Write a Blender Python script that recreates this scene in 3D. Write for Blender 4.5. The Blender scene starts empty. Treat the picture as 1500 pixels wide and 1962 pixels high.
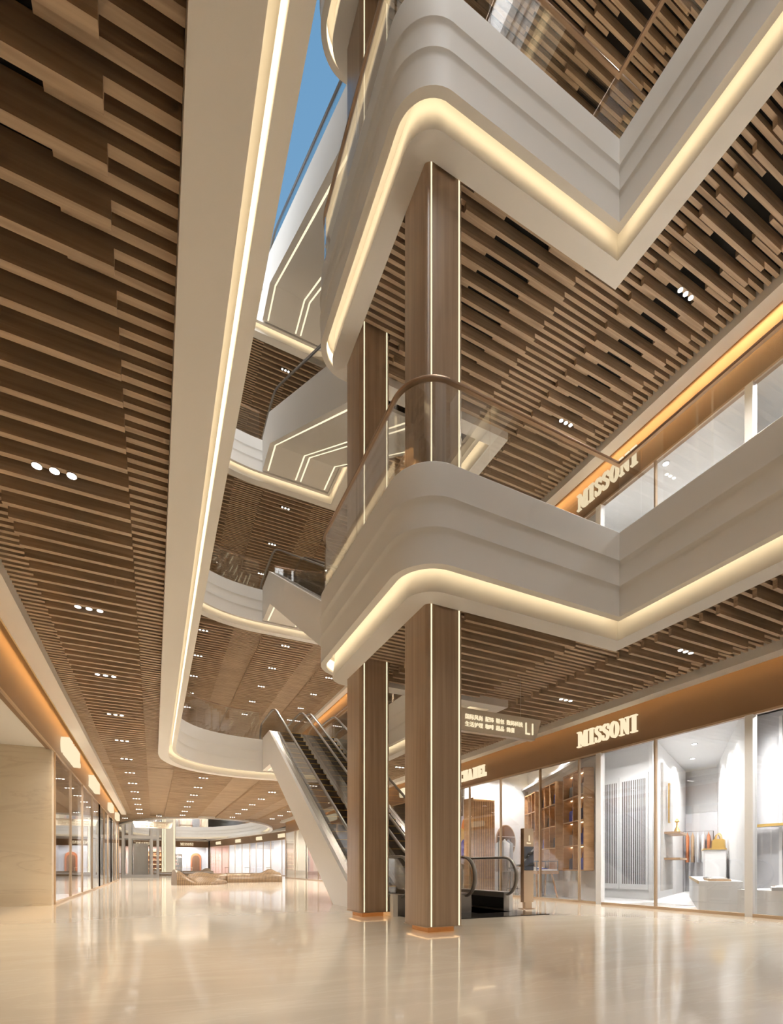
import bpy, bmesh, math, random
from mathutils import Vector
random.seed(7)
SC = bpy.context.scene
COL = SC.collection
H = 5.302                      # floor to floor
ORD = ['first', 'second', 'third', 'fourth', 'fifth', 'sixth', 'seventh', 'eighth', 'ninth', 'tenth', 'eleventh', 'twelfth',
       'thirteenth', 'fourteenth', 'fifteenth', 'sixteenth', 'seventeenth', 'eighteenth', 'nineteenth', 'twentieth']

# ------------------------------------------------------------------ materials
MATS = {}
def nodes(name):
    m = bpy.data.materials.new(name); m.use_nodes = True
    nt = m.node_tree; nt.nodes.clear()
    out = nt.nodes.new('ShaderNodeOutputMaterial')
    MATS[name] = m
    return m, nt, out
def simple(name, col, rough=.5, metal=0., spec=.5, coat=0., noise=0., nscale=3., bump=0.):
    m, nt, out = nodes(name)
    b = nt.nodes.new('ShaderNodeBsdfPrincipled')
    b.inputs['Base Color'].default_value = (*col, 1)
    b.inputs['Roughness'].default_value = rough
    b.inputs['Metallic'].default_value = metal
    b.inputs['Specular IOR Level'].default_value = spec
    b.inputs['Coat Weight'].default_value = coat
    if noise > 0:
        tc = nt.nodes.new('ShaderNodeTexCoord')
        n = nt.nodes.new('ShaderNodeTexNoise'); n.inputs['Scale'].default_value = nscale; n.inputs['Detail'].default_value = 4
        nt.links.new(tc.outputs['Object'], n.inputs['Vector'])
        mr = nt.nodes.new('ShaderNodeMapRange'); mr.inputs['To Min'].default_value = 1 - noise; mr.inputs['To Max'].default_value = 1 + noise * .5
        nt.links.new(n.outputs['Fac'], mr.inputs['Value'])
        mx = nt.nodes.new('ShaderNodeVectorMath'); mx.operation = 'SCALE'; mx.inputs[0].default_value = col
        nt.links.new(mr.outputs[0], mx.inputs['Scale'])
        nt.links.new(mx.outputs[0], b.inputs['Base Color'])
    nt.links.new(b.outputs[0], out.inputs[0])
    return m
def wood(name, c1, c2, scale, rough=.45, spec=.4):
    m, nt, out = nodes(name)
    b = nt.nodes.new('ShaderNodeBsdfPrincipled'); b.inputs['Roughness'].default_value = rough; b.inputs['Specular IOR Level'].default_value = spec
    tc = nt.nodes.new('ShaderNodeTexCoord'); mp = nt.nodes.new('ShaderNodeMapping'); mp.inputs['Scale'].default_value = scale
    nt.links.new(tc.outputs['Object'], mp.inputs['Vector'])
    n = nt.nodes.new('ShaderNodeTexNoise'); n.inputs['Scale'].default_value = 1; n.inputs['Detail'].default_value = 6; n.inputs['Distortion'].default_value = .6
    nt.links.new(mp.outputs[0], n.inputs['Vector'])
    r = nt.nodes.new('ShaderNodeValToRGB')
    r.color_ramp.elements[0].position = .3; r.color_ramp.elements[0].color = (*c1, 1)
    r.color_ramp.elements[1].position = .72; r.color_ramp.elements[1].color = (*c2, 1)
    nt.links.new(n.outputs['Fac'], r.inputs[0]); nt.links.new(r.outputs[0], b.inputs['Base Color'])
    nt.links.new(b.outputs[0], out.inputs[0])
    return m
def emit(name, col, s):
    m, nt, out = nodes(name)
    e = nt.nodes.new('ShaderNodeEmission'); e.inputs[0].default_value = (*col, 1); e.inputs[1].default_value = s
    nt.links.new(e.outputs[0], out.inputs[0]); return m
def glass(name, tint=(1, 1, 1), base=.05, refl=1.):
    m, nt, out = nodes(name)
    t = nt.nodes.new('ShaderNodeBsdfTransparent'); t.inputs[0].default_value = (*tint, 1)
    g = nt.nodes.new('ShaderNodeBsdfGlossy'); g.inputs['Roughness'].default_value = 0.0; g.inputs[0].default_value = (refl, refl, refl, 1)
    lw = nt.nodes.new('ShaderNodeLayerWeight'); lw.inputs[0].default_value = .5
    p = nt.nodes.new('ShaderNodeMath'); p.operation = 'POWER'; p.inputs[1].default_value = 5
    nt.links.new(lw.outputs['Facing'], p.inputs[0])
    a = nt.nodes.new('ShaderNodeMath'); a.operation = 'MULTIPLY_ADD'; a.inputs[1].default_value = 1 - base; a.inputs[2].default_value = base
    nt.links.new(p.outputs[0], a.inputs[0])
    mx = nt.nodes.new('ShaderNodeMixShader')
    nt.links.new(a.outputs[0], mx.inputs[0]); nt.links.new(t.outputs[0], mx.inputs[1]); nt.links.new(g.outputs[0], mx.inputs[2])
    nt.links.new(mx.outputs[0], out.inputs[0]); return m

simple('plaster', (.83, .80, .755), .55, noise=.02, nscale=.6)
simple('white', (.86, .855, .85), .5)
simple('cream', (.74, .66, .53), .4)
simple('black', (.012, .011, .010), .9)
simple('bronze', (.27, .165, .09), .42, metal=.2)
simple('railbronze', (.40, .27, .18), .3, metal=.6)
simple('steel', (.40, .37, .34), .36, metal=.9)
simple('steel_light', (.62, .58, .53), .28, metal=.85)
simple('rubber', (.30, .26, .22), .3)
simple('handrail', (.23, .205, .18), .28, spec=.7)
simple('darkmetal', (.06, .055, .05), .35, metal=.5)
simple('tread', (.085, .072, .062), .5)
simple('yellow', (.75, .46, .10), .5)
simple('plate', (.10, .095, .09), .08, metal=.8)
simple('signcream', (.84, .76, .64), .35)
simple('champagne', (.55, .41, .28), .35, metal=.4)
simple('screen', (.05, .055, .07), .15)
simple('shoe', (.02, .018, .016), .4)
simple('blue', (.012, .03, .30), .35)
simple('navy', (.01, .014, .06), .35)
simple('gold', (.75, .5, .16), .3, metal=.8)
simple('tan', (.52, .36, .22), .5)
simple('rust', (.55, .19, .08), .5)
simple('blush', (.74, .52, .45), .6)
simple('grey', (.30, .31, .34), .7)
simple('ltgrey', (.62, .62, .64), .6)
simple('brown', (.17, .085, .045), .5)
simple('slatgap', (.07, .06, .05), .9)
simple('rugcol', (.62, .56, .50), .95)
simple('orange', (.8, .25, .05), .6)
simple('purple', (.3, .2, .55), .6)
simple('lilac', (.62, .60, .78), .6)
wood('oak', (.36, .26, .172), (.56, .42, .285), (1.2, 26, 26), .5, .3)
wood('veneer', (.36, .25, .165), (.48, .35, .24), (22, 22, .55), .28, .5)
wood('shelfwood', (.40, .22, .10), (.56, .33, .16), (3, 3, 14), .4)
LOUNGE = wood('loungewood', (.19, .115, .06), (.34, .225, .125), (2, 8, 30), .35)
nt_ = LOUNGE.node_tree; _b = nt_.nodes['Principled BSDF']; _l = _b.inputs['Base Color'].links[0].from_socket
_tc = nt_.nodes.new('ShaderNodeTexCoord'); _wv = nt_.nodes.new('ShaderNodeTexWave'); _wv.inputs['Scale'].default_value = 4.2; _wv.bands_direction = 'X'
nt_.links.new(_tc.outputs['Object'], _wv.inputs['Vector'])
_mr = nt_.nodes.new('ShaderNodeMapRange'); _mr.inputs['To Min'].default_value = .45; nt_.links.new(_wv.outputs['Fac'], _mr.inputs['Value'])
_vm = nt_.nodes.new('ShaderNodeVectorMath'); _vm.operation = 'SCALE'; nt_.links.new(_l, _vm.inputs[0]); nt_.links.new(_mr.outputs[0], _vm.inputs['Scale']); nt_.links.new(_vm.outputs[0], _b.inputs['Base Color'])
emit('led', (1.0, .79, .49), 1.12)
emit('led_side', (1.0, .84, .56), .66)
emit('led_orange', (1.0, .55, .2), .25)
emit('led_base', (1.0, .6, .28), 1.6)
emit('letter', (1.0, .82, .54), .52)
emit('lens', (1.0, .96, .9), 9.0)
emit('shoplight', (1.0, .98, .96), 5.5)
emit('shelfglow', (1.0, .78, .5), 3.0)
for _n in ('lens', 'letter', 'led_side', 'shelfglow', 'led_base', 'led_orange', 'shoplight'):
    MATS[_n].cycles.emission_sampling = 'NONE'
glass('glass', (.96, .965, .96), .08)
glass('shopglass', (.97, .975, .98), .07)
glass('escglass', (.88, .87, .85), .06)

def marble(name, c1, c2, rough, scale, vein, coat=.0):
    m, nt, out = nodes(name)
    b = nt.nodes.new('ShaderNodeBsdfPrincipled'); b.inputs['Roughness'].default_value = rough
    b.inputs['Coat Weight'].default_value = coat; b.inputs['Coat Roughness'].default_value = .04
    tc = nt.nodes.new('ShaderNodeTexCoord'); mp = nt.nodes.new('ShaderNodeMapping'); mp.inputs['Rotation'].default_value = (.3, 0, .5); mp.inputs['Scale'].default_value = (.35, 1.7, 1.7)
    nt.links.new(tc.outputs['Object'], mp.inputs['Vector'])
    n = nt.nodes.new('ShaderNodeTexNoise'); n.inputs['Scale'].default_value = scale; n.inputs['Detail'].default_value = 9; n.inputs['Roughness'].default_value = .62; n.inputs['Distortion'].default_value = 1.1
    nt.links.new(mp.outputs[0], n.inputs['Vector'])
    r = nt.nodes.new('ShaderNodeValToRGB'); cr = r.color_ramp
    cr.elements[0].position = .36; cr.elements[0].color = (*c1, 1); cr.elements[1].position = .66; cr.elements[1].color = (*c2, 1)
    if vein:
        e = cr.elements.new(.505); e.color = (*vein, 1)
        e = cr.elements.new(.48); e.color = tuple((c1[i] + c2[i]) / 2 for i in range(3)) + (1,)
        e = cr.elements.new(.53); e.color = tuple((c1[i] + c2[i]) / 2 for i in range(3)) + (1,)
    nt.links.new(n.outputs['Fac'], r.inputs[0]); nt.links.new(r.outputs[0], b.inputs['Base Color'])
    nt.links.new(b.outputs[0], out.inputs[0]); return m
marble('floor', (.68, .585, .46), (.73, .635, .505), .13, 1.1, (.74, .65, .52), .3)
marble('beige_marble', (.74, .63, .48), (.80, .70, .55), .3, 1.0, (.70, .59, .45))
marble('shopmarble', (.62, .58, .54), (.84, .82, .80), .15, .9, (.42, .34, .28))

# ------------------------------------------------------------------ mesh helpers
class MB:
    def __init__(s): s.v = []; s.f = []
    def box(s, x0, x1, y0, y1, z0, z1):
        n = len(s.v)
        s.v += [(x0, y0, z0), (x1, y0, z0), (x1, y1, z0), (x0, y1, z0), (x0, y0, z1), (x1, y0, z1), (x1, y1, z1), (x0, y1, z1)]
        s.f += [(n, n+3, n+2, n+1), (n+4, n+5, n+6, n+7), (n, n+1, n+5, n+4), (n+1, n+2, n+6, n+5), (n+2, n+3, n+7, n+6), (n+3, n, n+4, n+7)]
        return s
    def quad(s, *p):
        n = len(s.v); s.v += [tuple(q) for q in p]; s.f.append(tuple(range(n, n + len(p)))); return s
    def obox(s, c, ux, L, W, z0, z1):
        """box centred c (x,y), ux unit along, L length, W width"""
        vx, vy = -ux[1], ux[0]; n = len(s.v)
        for z in (z0, z1):
            for a, b in ((-1, -1), (1, -1), (1, 1), (-1, 1)):
                s.v.append((c[0] + a*L/2*ux[0] + b*W/2*vx, c[1] + a*L/2*ux[1] + b*W/2*vy, z))
        s.f += [(n, n+3, n+2, n+1), (n+4, n+5, n+6, n+7), (n, n+1, n+5, n+4), (n+1, n+2, n+6, n+5), (n+2, n+3, n+7, n+6), (n+3, n, n+4, n+7)]
        return s
    def prism(s, poly, fn0, fn1):
        """polygon list of 2D points, fn(p)->3D for both ends; caps as ngons"""
        n = len(s.v); m = len(poly)
        s.v += [tuple(fn0(p)) for p in poly] + [tuple(fn1(p)) for p in poly]
        s.f.append(tuple(range(n + m - 1, n - 1, -1))); s.f.append(tuple(range(n + m, n + 2*m)))
        for i in range(m):
            j = (i + 1) % m; s.f.append((n+i, n+j, n+m+j, n+m+i))
        return s
    def px(s, poly, x0, x1):     # (y,z) polygon extruded in x
        return s.prism(poly, lambda p: (x0, p[0], p[1]), lambda p: (x1, p[0], p[1]))
    def pz(s, poly, z0, z1):
        return s.prism(poly, lambda p: (p[0], p[1], z0), lambda p: (p[0], p[1], z1))
    def tube(s, pts, r, seg=8, closed=False, rx=None):
        n = len(s.v); P = [Vector(p) for p in pts]; N = len(P)
        for i, p in enumerate(P):
            a = P[(i - 1) % N] if (closed or i > 0) else P[i]; b = P[(i + 1) % N] if (closed or i < N - 1) else P[i]
            t = (b - a).normalized()
            up = Vector((0, 0, 1)) if abs(t.z) < .95 or rx is None else Vector((0, 1, 0))
            if rx == 'x': sd = Vector((1, 0, 0))
            else:
                sd = t.cross(up); sd = sd.normalized() if sd.length > 1e-4 else Vector((1, 0, 0))
            u2 = sd.cross(t).normalized()
            for k in range(seg):
                an = 2*math.pi*k/seg
                s.v.append(tuple(p + sd*math.cos(an)*r[0] + u2*math.sin(an)*r[1]))
        for i in range(N if closed else N - 1):
            for k in range(seg):
                a = n + i*seg + k; b = n + i*seg + (k+1) % seg; c = n + ((i+1) % N)*seg + (k+1) % seg; d = n + ((i+1) % N)*seg + k
                s.f.append((a, b, c, d))
        if not closed:
            s.f.append(tuple(range(n + seg - 1, n - 1, -1))); s.f.append(tuple(range(n + (N-1)*seg, n + N*seg)))
        return s
    def cyl(s, c, r, z0, z1, seg=16, r1=None):
        r1 = r if r1 is None else r1
        n = len(s.v)
        for z, rr in ((z0, r), (z1, r1)):
            for k in range(seg): s.v.append((c[0] + rr*math.cos(2*math.pi*k/seg), c[1] + rr*math.sin(2*math.pi*k/seg), z))
        s.f.append(tuple(range(n + seg - 1, n - 1, -1))); s.f.append(tuple(range(n + seg, n + 2*seg)))
        for k in range(seg):
            j = (k+1) % seg; s.f.append((n+k, n+j, n+seg+j, n+seg+k))
        return s
    def lathe(s, c, prof, seg=16, sx=1., sy=1.):
        n = len(s.v)
        for r, z in prof:
            for k in range(seg): s.v.append((c[0] + sx*r*math.cos(2*math.pi*k/seg), c[1] + sy*r*math.sin(2*math.pi*k/seg), c[2] + z))
        for i in range(len(prof) - 1):
            for k in range(seg):
                j = (k+1) % seg; s.f.append((n+i*seg+k, n+i*seg+j, n+(i+1)*seg+j, n+(i+1)*seg+k))
        return s
    def build(s, name, mat, parent=None, smooth=None):
        me = bpy.data.meshes.new(name); me.from_pydata(s.v, [], s.f)
        for mm in (mat if isinstance(mat, (list, tuple)) else [mat]): me.materials.append(MATS[mm])
        if smooth:
            me.polygons.foreach_set('use_smooth', [True]*len(me.polygons)); me.set_sharp_from_angle(angle=math.radians(smooth))
        me.update()
        o = bpy.data.objects.new(name, me); COL.objects.link(o)
        if parent is not None: o.parent = parent
        return o
def tag(o, label, cat, group=None, kind=None):
    o['label'] = label; o['category'] = cat
    if group: o['group'] = group
    if kind: o['kind'] = kind
    return o
def thing(name, label, cat, loc=(0, 0, 0), rz=0, group=None):
    o = bpy.data.objects.new(name, None); COL.objects.link(o); o.location = loc; o.rotation_euler[2] = rz; o.empty_display_size = .1
    return tag(o, label, cat, group)
def struct(o, label=None):
    o['kind'] = 'structure'
    if label: o['label'] = label
    return o
def copy_tree(o, parent=None, loc=None):
    c = o.copy(); COL.objects.link(c)
    if parent is not None: c.parent = parent
    if loc is not None: c.location = loc
    for ch in list(KIDS.get(o.name, [])): pass
    for ch in [x for x in o.children]: copy_tree(ch, c)
    return c
KIDS = {}

# ------------------------------------------------------------------ plan of the void
def catmull(P, n):
    out = []
    for i in range(len(P) - 1):
        p0 = P[max(i-1, 0)]; p1 = P[i]; p2 = P[i+1]; p3 = P[min(i+2, len(P)-1)]
        for k in range(n):
            t = k/n
            out.append(tuple(.5*((2*p1[j]) + (-p0[j]+p2[j])*t + (2*p0[j]-5*p1[j]+4*p2[j]-p3[j])*t*t + (-p0[j]+3*p1[j]-3*p2[j]+p3[j])*t**3) for j in (0, 1)))
    out.append(P[-1]); return out
CURVE = catmull([(.115, 14.9), (.125, 15.5), (.225, 16.18), (.56, 16.97), (1.19, 17.68), (2.08, 18.14), (3.04, 18.33), (3.9, 18.35)], 6)
def arc(cx, cy, r, a0, a1, n):
    return [(cx + r*math.cos(math.radians(a0 + (a1-a0)*i/n)), cy + r*math.sin(math.radians(a0 + (a1-a0)*i/n))) for i in range(n+1)]
TY0, TY1, TX, RX, RX2, FY, BACK = 5.19, 7.93, 2.945, 6.11, 6.34, 18.35, -8.0
PATH = [(.115, BACK)] + CURVE + [(6.34, FY)]
iA = len(PATH) - 1
PATH += [(RX2, TY1), (5.90, TY1)]
iB = len(PATH) - 1
PATH += [(3.41, TY1)]
iC = len(PATH) - 1
PATH += arc(TX+.09, TY1-.09, .09, 90, 180, 12) + arc(TX+.09, TY0+.09, .09, 180, 270, 12)
PATH += [(RX, TY0), (RX, BACK)]
ECX, ECY, EA, EB = 3.4, 47.9, 6.27, 13.27
ELL = [(ECX + EA*math.sin(2*math.pi*i/96), ECY + EB*math.cos(2*math.pi*i/96)) for i in range(96)]   # clockwise: void on the right
def offsets(path, closed=False):
    """unit-mitre normals pointing to the right of travel (towards the void)"""
    N = len(path); out = []
    for i in range(N):
        ds = []
        for a, b in ((i-1, i), (i, i+1)):
            if closed: a %= N; b %= N
            if 0 <= a < N and 0 <= b < N:
                d = Vector((path[b][0]-path[a][0], path[b][1]-path[a][1]))
                if d.length > 1e-6: ds.append(d.normalized())
        n = [Vector((d.y, -d.x)) for d in ds]
        if len(n) == 2:
            m = (n[0] + n[1]); m = m / max(m.length_squared/2, .1)
        else: m = n[0]
        out.append((m.x, m.y))
    return out
OFF = offsets(PATH); OFFE = offsets(ELL, True)
def sweep(path, off, prof, z, i0=0, i1=None, closed=False, capped=False):
    mb = MB(); i1 = len(path) - 1 if i1 is None else i1
    idx = list(range(i0, i1 + 1)); m = len(prof)
    for i in idx:
        for d, h in prof: mb.v.append((path[i][0] + off[i][0]*d, path[i][1] + off[i][1]*d, z + h))
    n = len(idx)
    for a in range(n if closed else n - 1):
        b = (a + 1) % n
        for k in range(m - 1): mb.f.append((a*m+k, a*m+k+1, b*m+k+1, b*m+k))
        if capped: mb.f.append((a*m+m-1, a*m, b*m, b*m+m-1))
    if capped and not closed:
        mb.f.append(tuple(range(m))); mb.f.append(tuple(range(n*m-1, (n-1)*m-1, -1)))
    return mb
def ell_x(y):
    t = 1 - ((y-ECY)/EB)**2
    return (None if t <= 0 else EA*math.sqrt(t))
def curve_x(y):
    for a, b in zip(CURVE, CURVE[1:]):
        if a[1] <= y <= b[1]: return a[0] + (b[0]-a[0])*(y-a[1])/max(b[1]-a[1], 1e-6)
    return .115
def xint(y, xl, xr):
    """slab x-intervals at depth y"""
    if y < TY0: return [(xl, .115), (RX, xr)]
    if y < TY1: return [(xl, .115), (TX, xr)]
    if y < 14.9: return [(xl, .115), (RX2, xr)]
    if y < FY: return [(xl, curve_x(y)), (RX2, xr)]
    e = ell_x(y)
    if e is None: return [(xl, xr)]
    return [(xl, ECX - e), (ECX + e, xr)]
def slab_mesh(z, up, xl, xr, ymax):
    ys = [BACK, TY0, TY1, 14.9] + [p[1] for p in CURVE[1:]] + [ECY-EB] + [ECY-EB*math.cos(math.pi*i/40) for i in range(1, 41)] + [ymax]
    ys = sorted(set(round(y, 5) for y in ys)); mb = MB()
    for a, b in zip(ys, ys[1:]):
        if b - a < 1e-4: continue
        A = xint(a + 1e-5, xl, xr); B = xint(b - 1e-5, xl, xr)
        if len(A) != len(B): A = B
        for (p, q), (r, s) in zip(A, B):
            q_ = [(p, a, z), (q, a, z), (s, b, z), (r, b, z)]
            mb.quad(*(q_ if up else q_[::-1]))
    return mb

# ------------------------------------------------------------------ floor and outer shell
YB = 66.5
f = struct(MB().quad((-14, BACK, 0), (16, BACK, 0), (16, YB + 6, 0), (-14, YB + 6, 0)).build('floor', 'floor'))
WL, WR = -1.9, 8.63
struct(MB().box(-14, 16, BACK - .3, BACK, 0, 4*H + 1.2).build('wall_back', 'plaster'))
struct(MB().box(-14.3, -14, BACK, YB + 6, 0, 4*H).build('wall_left', 'white'))
struct(MB().box(16, 16.3, BACK, YB + 6, 0, 4*H).build('wall_right', 'white'))
struct(MB().box(-14, 16, YB + 6, YB + 6.3, 0, 4*H).build('wall_far', 'white'))
# marble end of the left shop row: recess facing the camera, under the sign band
struct(MB().box(-7.9, WL, 12.36, 12.6, 0, 3.26).build('wall_left_marble', 'beige_marble'))
struct(MB().box(-8.1, -7.9, BACK, 12.6, 0, 3.26).build('wall_left_recess', 'beige_marble'))
mb = MB().box(-8, WL - .02, BACK, 12.36, 3.262, 3.32)
struct(mb.build('ceiling_recess', 'plaster'))

# ------------------------------------------------------------------ ceilings: black void above timber baffles
ZB = {0: 'ground floor', 1: 'second floor', 2: 'third floor', 3: 'fourth floor'}
DEEP = [(-1.2, -.19), (.62, 2.6), (3.65, 5.55), (6.45, 7.83)]           # zones where the main baffles drop
NOB = [(-.97, -.42), (1.2, 2.0), (4.21, 4.98), (6.85, 7.42)]            # zones without the infill baffles
PIT = .1075
def cut(ivs, cuts):
    for c0, c1 in cuts:
        out = []
        for a, b in ivs:
            if c1 <= a or c0 >= b: out.append((a, b)); continue
            if a < c0: out.append((a, c0))
            if b > c1: out.append((c1, b))
        ivs = out
    return ivs
def inter(ivs, zones):
    out = []
    for a, b in ivs:
        for c, d in zones:
            lo, hi = max(a, c), min(b, d)
            if hi - lo > .02: out.append((lo, hi))
    return out
def baffles(y0, y1, step, far=False):
    mb = MB(); n0 = math.ceil(y0/PIT); n1 = int(y1/PIT)
    for n in range(n0, n1):
        y = n*PIT + .03
        a = y; b = y + .05
        xl, xr = (-1.485, 8.22) if y < 35.2 else (-5.2, 9.6 - max(0, (y-50)*.1))
        iv = []
        for (p, q), (r, s) in zip(xint(a, xl, xr), xint(b, xl, xr)) if len(xint(a, xl, xr)) == len(xint(b, xl, xr)) else []:
            iv.append((max(p, r) + .002, min(q, s) - .002))
        iv = [t for t in iv if t[1] - t[0] > .05]
        if 5.1 < y < 5.9 or 7.25 < y < 8.0: iv = cut(iv, [(2.94, 3.48)])
        if far:
            if n % 3 == 0:
                for p, q in iv: mb.box(p, q, a, b + .03, 4.06, 4.19)
            continue
        if n % 2 == 0:
            for p, q in inter(iv, DEEP): mb.box(p, q, a, b, 4.0, 4.19)
            for p, q in cut(iv, DEEP): mb.box(p, q, a, b, 4.10, 4.19)
        else:
            for p, q in cut(iv, NOB): mb.box(p, q, a, b, 4.10, 4.19)
    return mb
SL = slab_mesh(4.2, False, -13.9, 15.9, YB + 6)
FL = slab_mesh(5.296, True, -13.9, 15.9, YB + 6)
near = baffles(BACK, 35.1, 1); farb = baffles(35.3, 62, 1, True)
near.v += [] ; base_n = len(near.v)
near.v += farb.v; near.f += [tuple(i + base_n for i in t) for t in farb.f]
ceil_me = slat_me = floor_me = None
for k in range(4):
    if k == 0:
        c = SL.build('ceiling', 'black'); s = near.build('slats', 'oak', c); ceil_me = c.data; slat_me = s.data
    else:
        c = bpy.data.objects.new('ceiling', ceil_me); COL.objects.link(c)
        s = bpy.data.objects.new('slats', slat_me); COL.objects.link(s); s.parent = c
        c.location.z = k*H
    s['kind'] = 'stuff'
    struct(c, 'timber baffle ceiling of the %s with black void above' % ZB[k])
    if k == 0: fl = FL.build('floor_upper', 'floor'); floor_me = fl.data
    else:
        fl = bpy.data.objects.new('floor_upper', floor_me); COL.objects.link(fl); fl.location.z = k*H
    struct(fl)

# ------------------------------------------------------------------ parapets with cove lighting
P_SOF = [(0, 4.205), (0, 3.957), (.262, 3.957), (.262, 3.975), (.252, 4.05), (.238, 4.14), (.226, 4.26), (.22, 4.41), (.362, 4.41)]
P_LED = [(.357, 4.36), (.357, 4.19)]
P_FAS = [(.362, 4.41), (.362, 4.16), (.456, 4.16), (.456, 4.48), (.460, 4.52), (.474, 4.552), (.476, 4.560), (.448, 4.566), (.452, 4.62), (.452, 4.82),
         (.457, 4.865), (.472, 4.895), (.474, 4.903), (.445, 4.909), (.450, 4.96), (.450, 5.295), (.44, 5.307), (.33, 5.307), (.33, 5.29)]
LV = ['second floor', 'third floor', 'fourth floor', 'fifth floor']
def parapet(path, off, i0, i1, k, label, closed=False):
    t = thing('balcony_parapet', label, 'balcony parapet', (0, 0, 0))
    z = k*H
    sweep(path, off, P_FAS, z, i0, i1, closed).build('stepped_fascia', 'plaster', t, 32)
    sweep(path, off, P_SOF, z, i0, i1, closed).build('soffit', 'plaster', t, 32)
    sweep(path, off, P_LED, z, i0, i1, closed).build('light_strip', 'led', t)
    return t
for k in range(4):
    parapet(PATH, OFF, 0, iA, k, 'long white %s parapet over the left aisle, curving across behind the escalators' % LV[k])
    parapet(PATH, OFF, iA, iB, k, 'straight white %s parapet right of the escalators, behind the columns' % LV[k])
    parapet(PATH, OFF, iB, iC, k, 'short %s parapet below the foot of the escalators, facing away' % LV[k])
    parapet(PATH, OFF, iC, len(PATH)-1, k, 'white %s parapet with rounded nose wrapping around the wooden columns' % LV[k])
    parapet(ELL, OFFE, 0, 95, k, 'white oval %s parapet of the far atrium' % LV[k], True)

# glass balustrades
def resample(path, off, i0, i1, d, step):
    pts = [(path[i][0] + off[i][0]*d, path[i][1] + off[i][1]*d) for i in range(i0, i1 + 1)]
    return pts
def split_len(pts, L, gap):
    """cut a polyline in pieces of about L, leaving gap between them"""
    seg = [0.]
    for a, b in zip(pts, pts[1:]): seg.append(seg[-1] + math.dist(a, b))
    tot = seg[-1]; n = max(1, round(tot/L)); out = []
    def at(s):
        for i in range(len(seg) - 1):
            if seg[i+1] >= s:
                t = (s - seg[i])/max(seg[i+1]-seg[i], 1e-9)
                return (pts[i][0] + (pts[i+1][0]-pts[i][0])*t, pts[i][1] + (pts[i+1][1]-pts[i][1])*t)
        return pts[-1]
    for j in range(n):
        s0 = tot*j/n + gap/2; s1 = tot*(j+1)/n - gap/2
        mid = [pts[i] for i in range(len(pts)) if s0 + 1e-3 < seg[i] < s1 - 1e-3]
        out.append([at(s0)] + mid + [at(s1)])
    return out
def balustrade(pts, k, label, L=2.4):
    t = thing('glass_balustrade', label, 'glass balustrade')
    z = k*H
    clean = [pts[0]]
    for p in pts[1:]:
        if math.dist(p, clean[-1]) > .004: clean.append(p)
    pts = clean
    for pc in split_len(pts, L, .014):
        if len(pc) < 2: continue
        o = offsets(pc)
        sweep(pc, o, [(-.006, 5.30), (.006, 5.30), (.006, 6.262), (-.006, 6.262)], z, capped=True).build('glass_panel', 'glass', t)
    o = offsets(pts)
    sweep(pts, o, [(-.024, 6.26), (.024, 6.26), (.028, 6.275), (.024, 6.297), (-.024, 6.297), (-.028, 6.275)], z, capped=True).build('handrail', 'railbronze', t, 40)
    return t
for k in range(4):
    A = resample(PATH, OFF, 0, iA, .39, 0)
    # stop at the escalator landing
    A1 = [p for p in A if p[0] < 3.3] + [(3.38, FY - .39)]
    balustrade(A1, k, '%s glass balustrade along the left aisle and the curved end' % LV[k])
    A2 = resample(PATH, OFF, iA, iB, .39, 0)
    balustrade(A2, k, '%s glass balustrade right of the escalators' % LV[k])
    A3 = resample(PATH, OFF, iC, len(PATH)-1, .39, 0)
    balustrade(A3, k, '%s glass balustrade around the rounded nose by the columns' % LV[k])
    if k < 2:
        E = resample(ELL, OFFE, 0, 95, .39, 0); E.append(E[0])
        balustrade(E, k, '%s glass balustrade of the far oval atrium' % LV[k], 6)

# ------------------------------------------------------------------ shop rows: sign band, cove, glass front
def soffit_and_band(side, y0, y1, k):
    """white drop soffit beside the timber and the bronze sign band behind it"""
    z = k*H
    if side > 0: e0, e1, w = 8.22, 8.48, WR
    else: e0, e1, w = -1.485, -1.75, WL
    nm = 'right' if side > 0 else 'left'
    mb = MB(); mb.box(min(e0, e1), max(e0, e1), y0, y1, z + 3.957, z + 4.199)
    struct(mb.build('trim_%d' % (2*k + (1 if side > 0 else 2)), 'plaster'))
    t = thing('sign_band', 'bronze sign band glowing orange at the top above the %s shops, %s' % (nm, ['ground floor', 'second floor', 'third floor', 'fourth floor'][k]), 'sign band')
    mb = MB(); mb.box(min(w, w + side*.10), max(w, w + side*.10), y0, y1, z + 3.235, z + 4.198)
    mb.build('bronze_panel', 'bronze', t)
    MB().box(min(w - side*.012, w + side*.02), max(w - side*.012, w + side*.02), y0, y1, z + 3.225, z + 3.262).build('lower_trim', 'champagne', t)
    la = bpy.data.lights.new('wall_washer', 'AREA'); la.shape = 'RECTANGLE'; la.size = .05; la.size_y = y1 - y0; la.energy = ((.75 if side > 0 else 3.0) if k == 0 else 3.4)*(y1 - y0); la.color = (1, .66, .30); la.spread = math.radians(70)
    lo = bpy.data.objects.new('wall_washer', la); COL.objects.link(lo); lo.location = (w - side*.12, (y0+y1)/2, z + 4.185); lo.rotation_euler = (0, -side*math.radians(14), 0)
    q = [(e1, y0, z + 4.19), (w, y0, z + 4.19), (w, y1, z + 4.19), (e1, y1, z + 4.19)]
    MB().quad(*(q if side < 0 else q[::-1])).build('light_strip', 'led_orange', t)
    return t
for k in range(4):
    soffit_and_band(1, BACK, 35.9, k)
    if k < 2: soffit_and_band(-1, BACK, 34.2, k)
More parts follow.
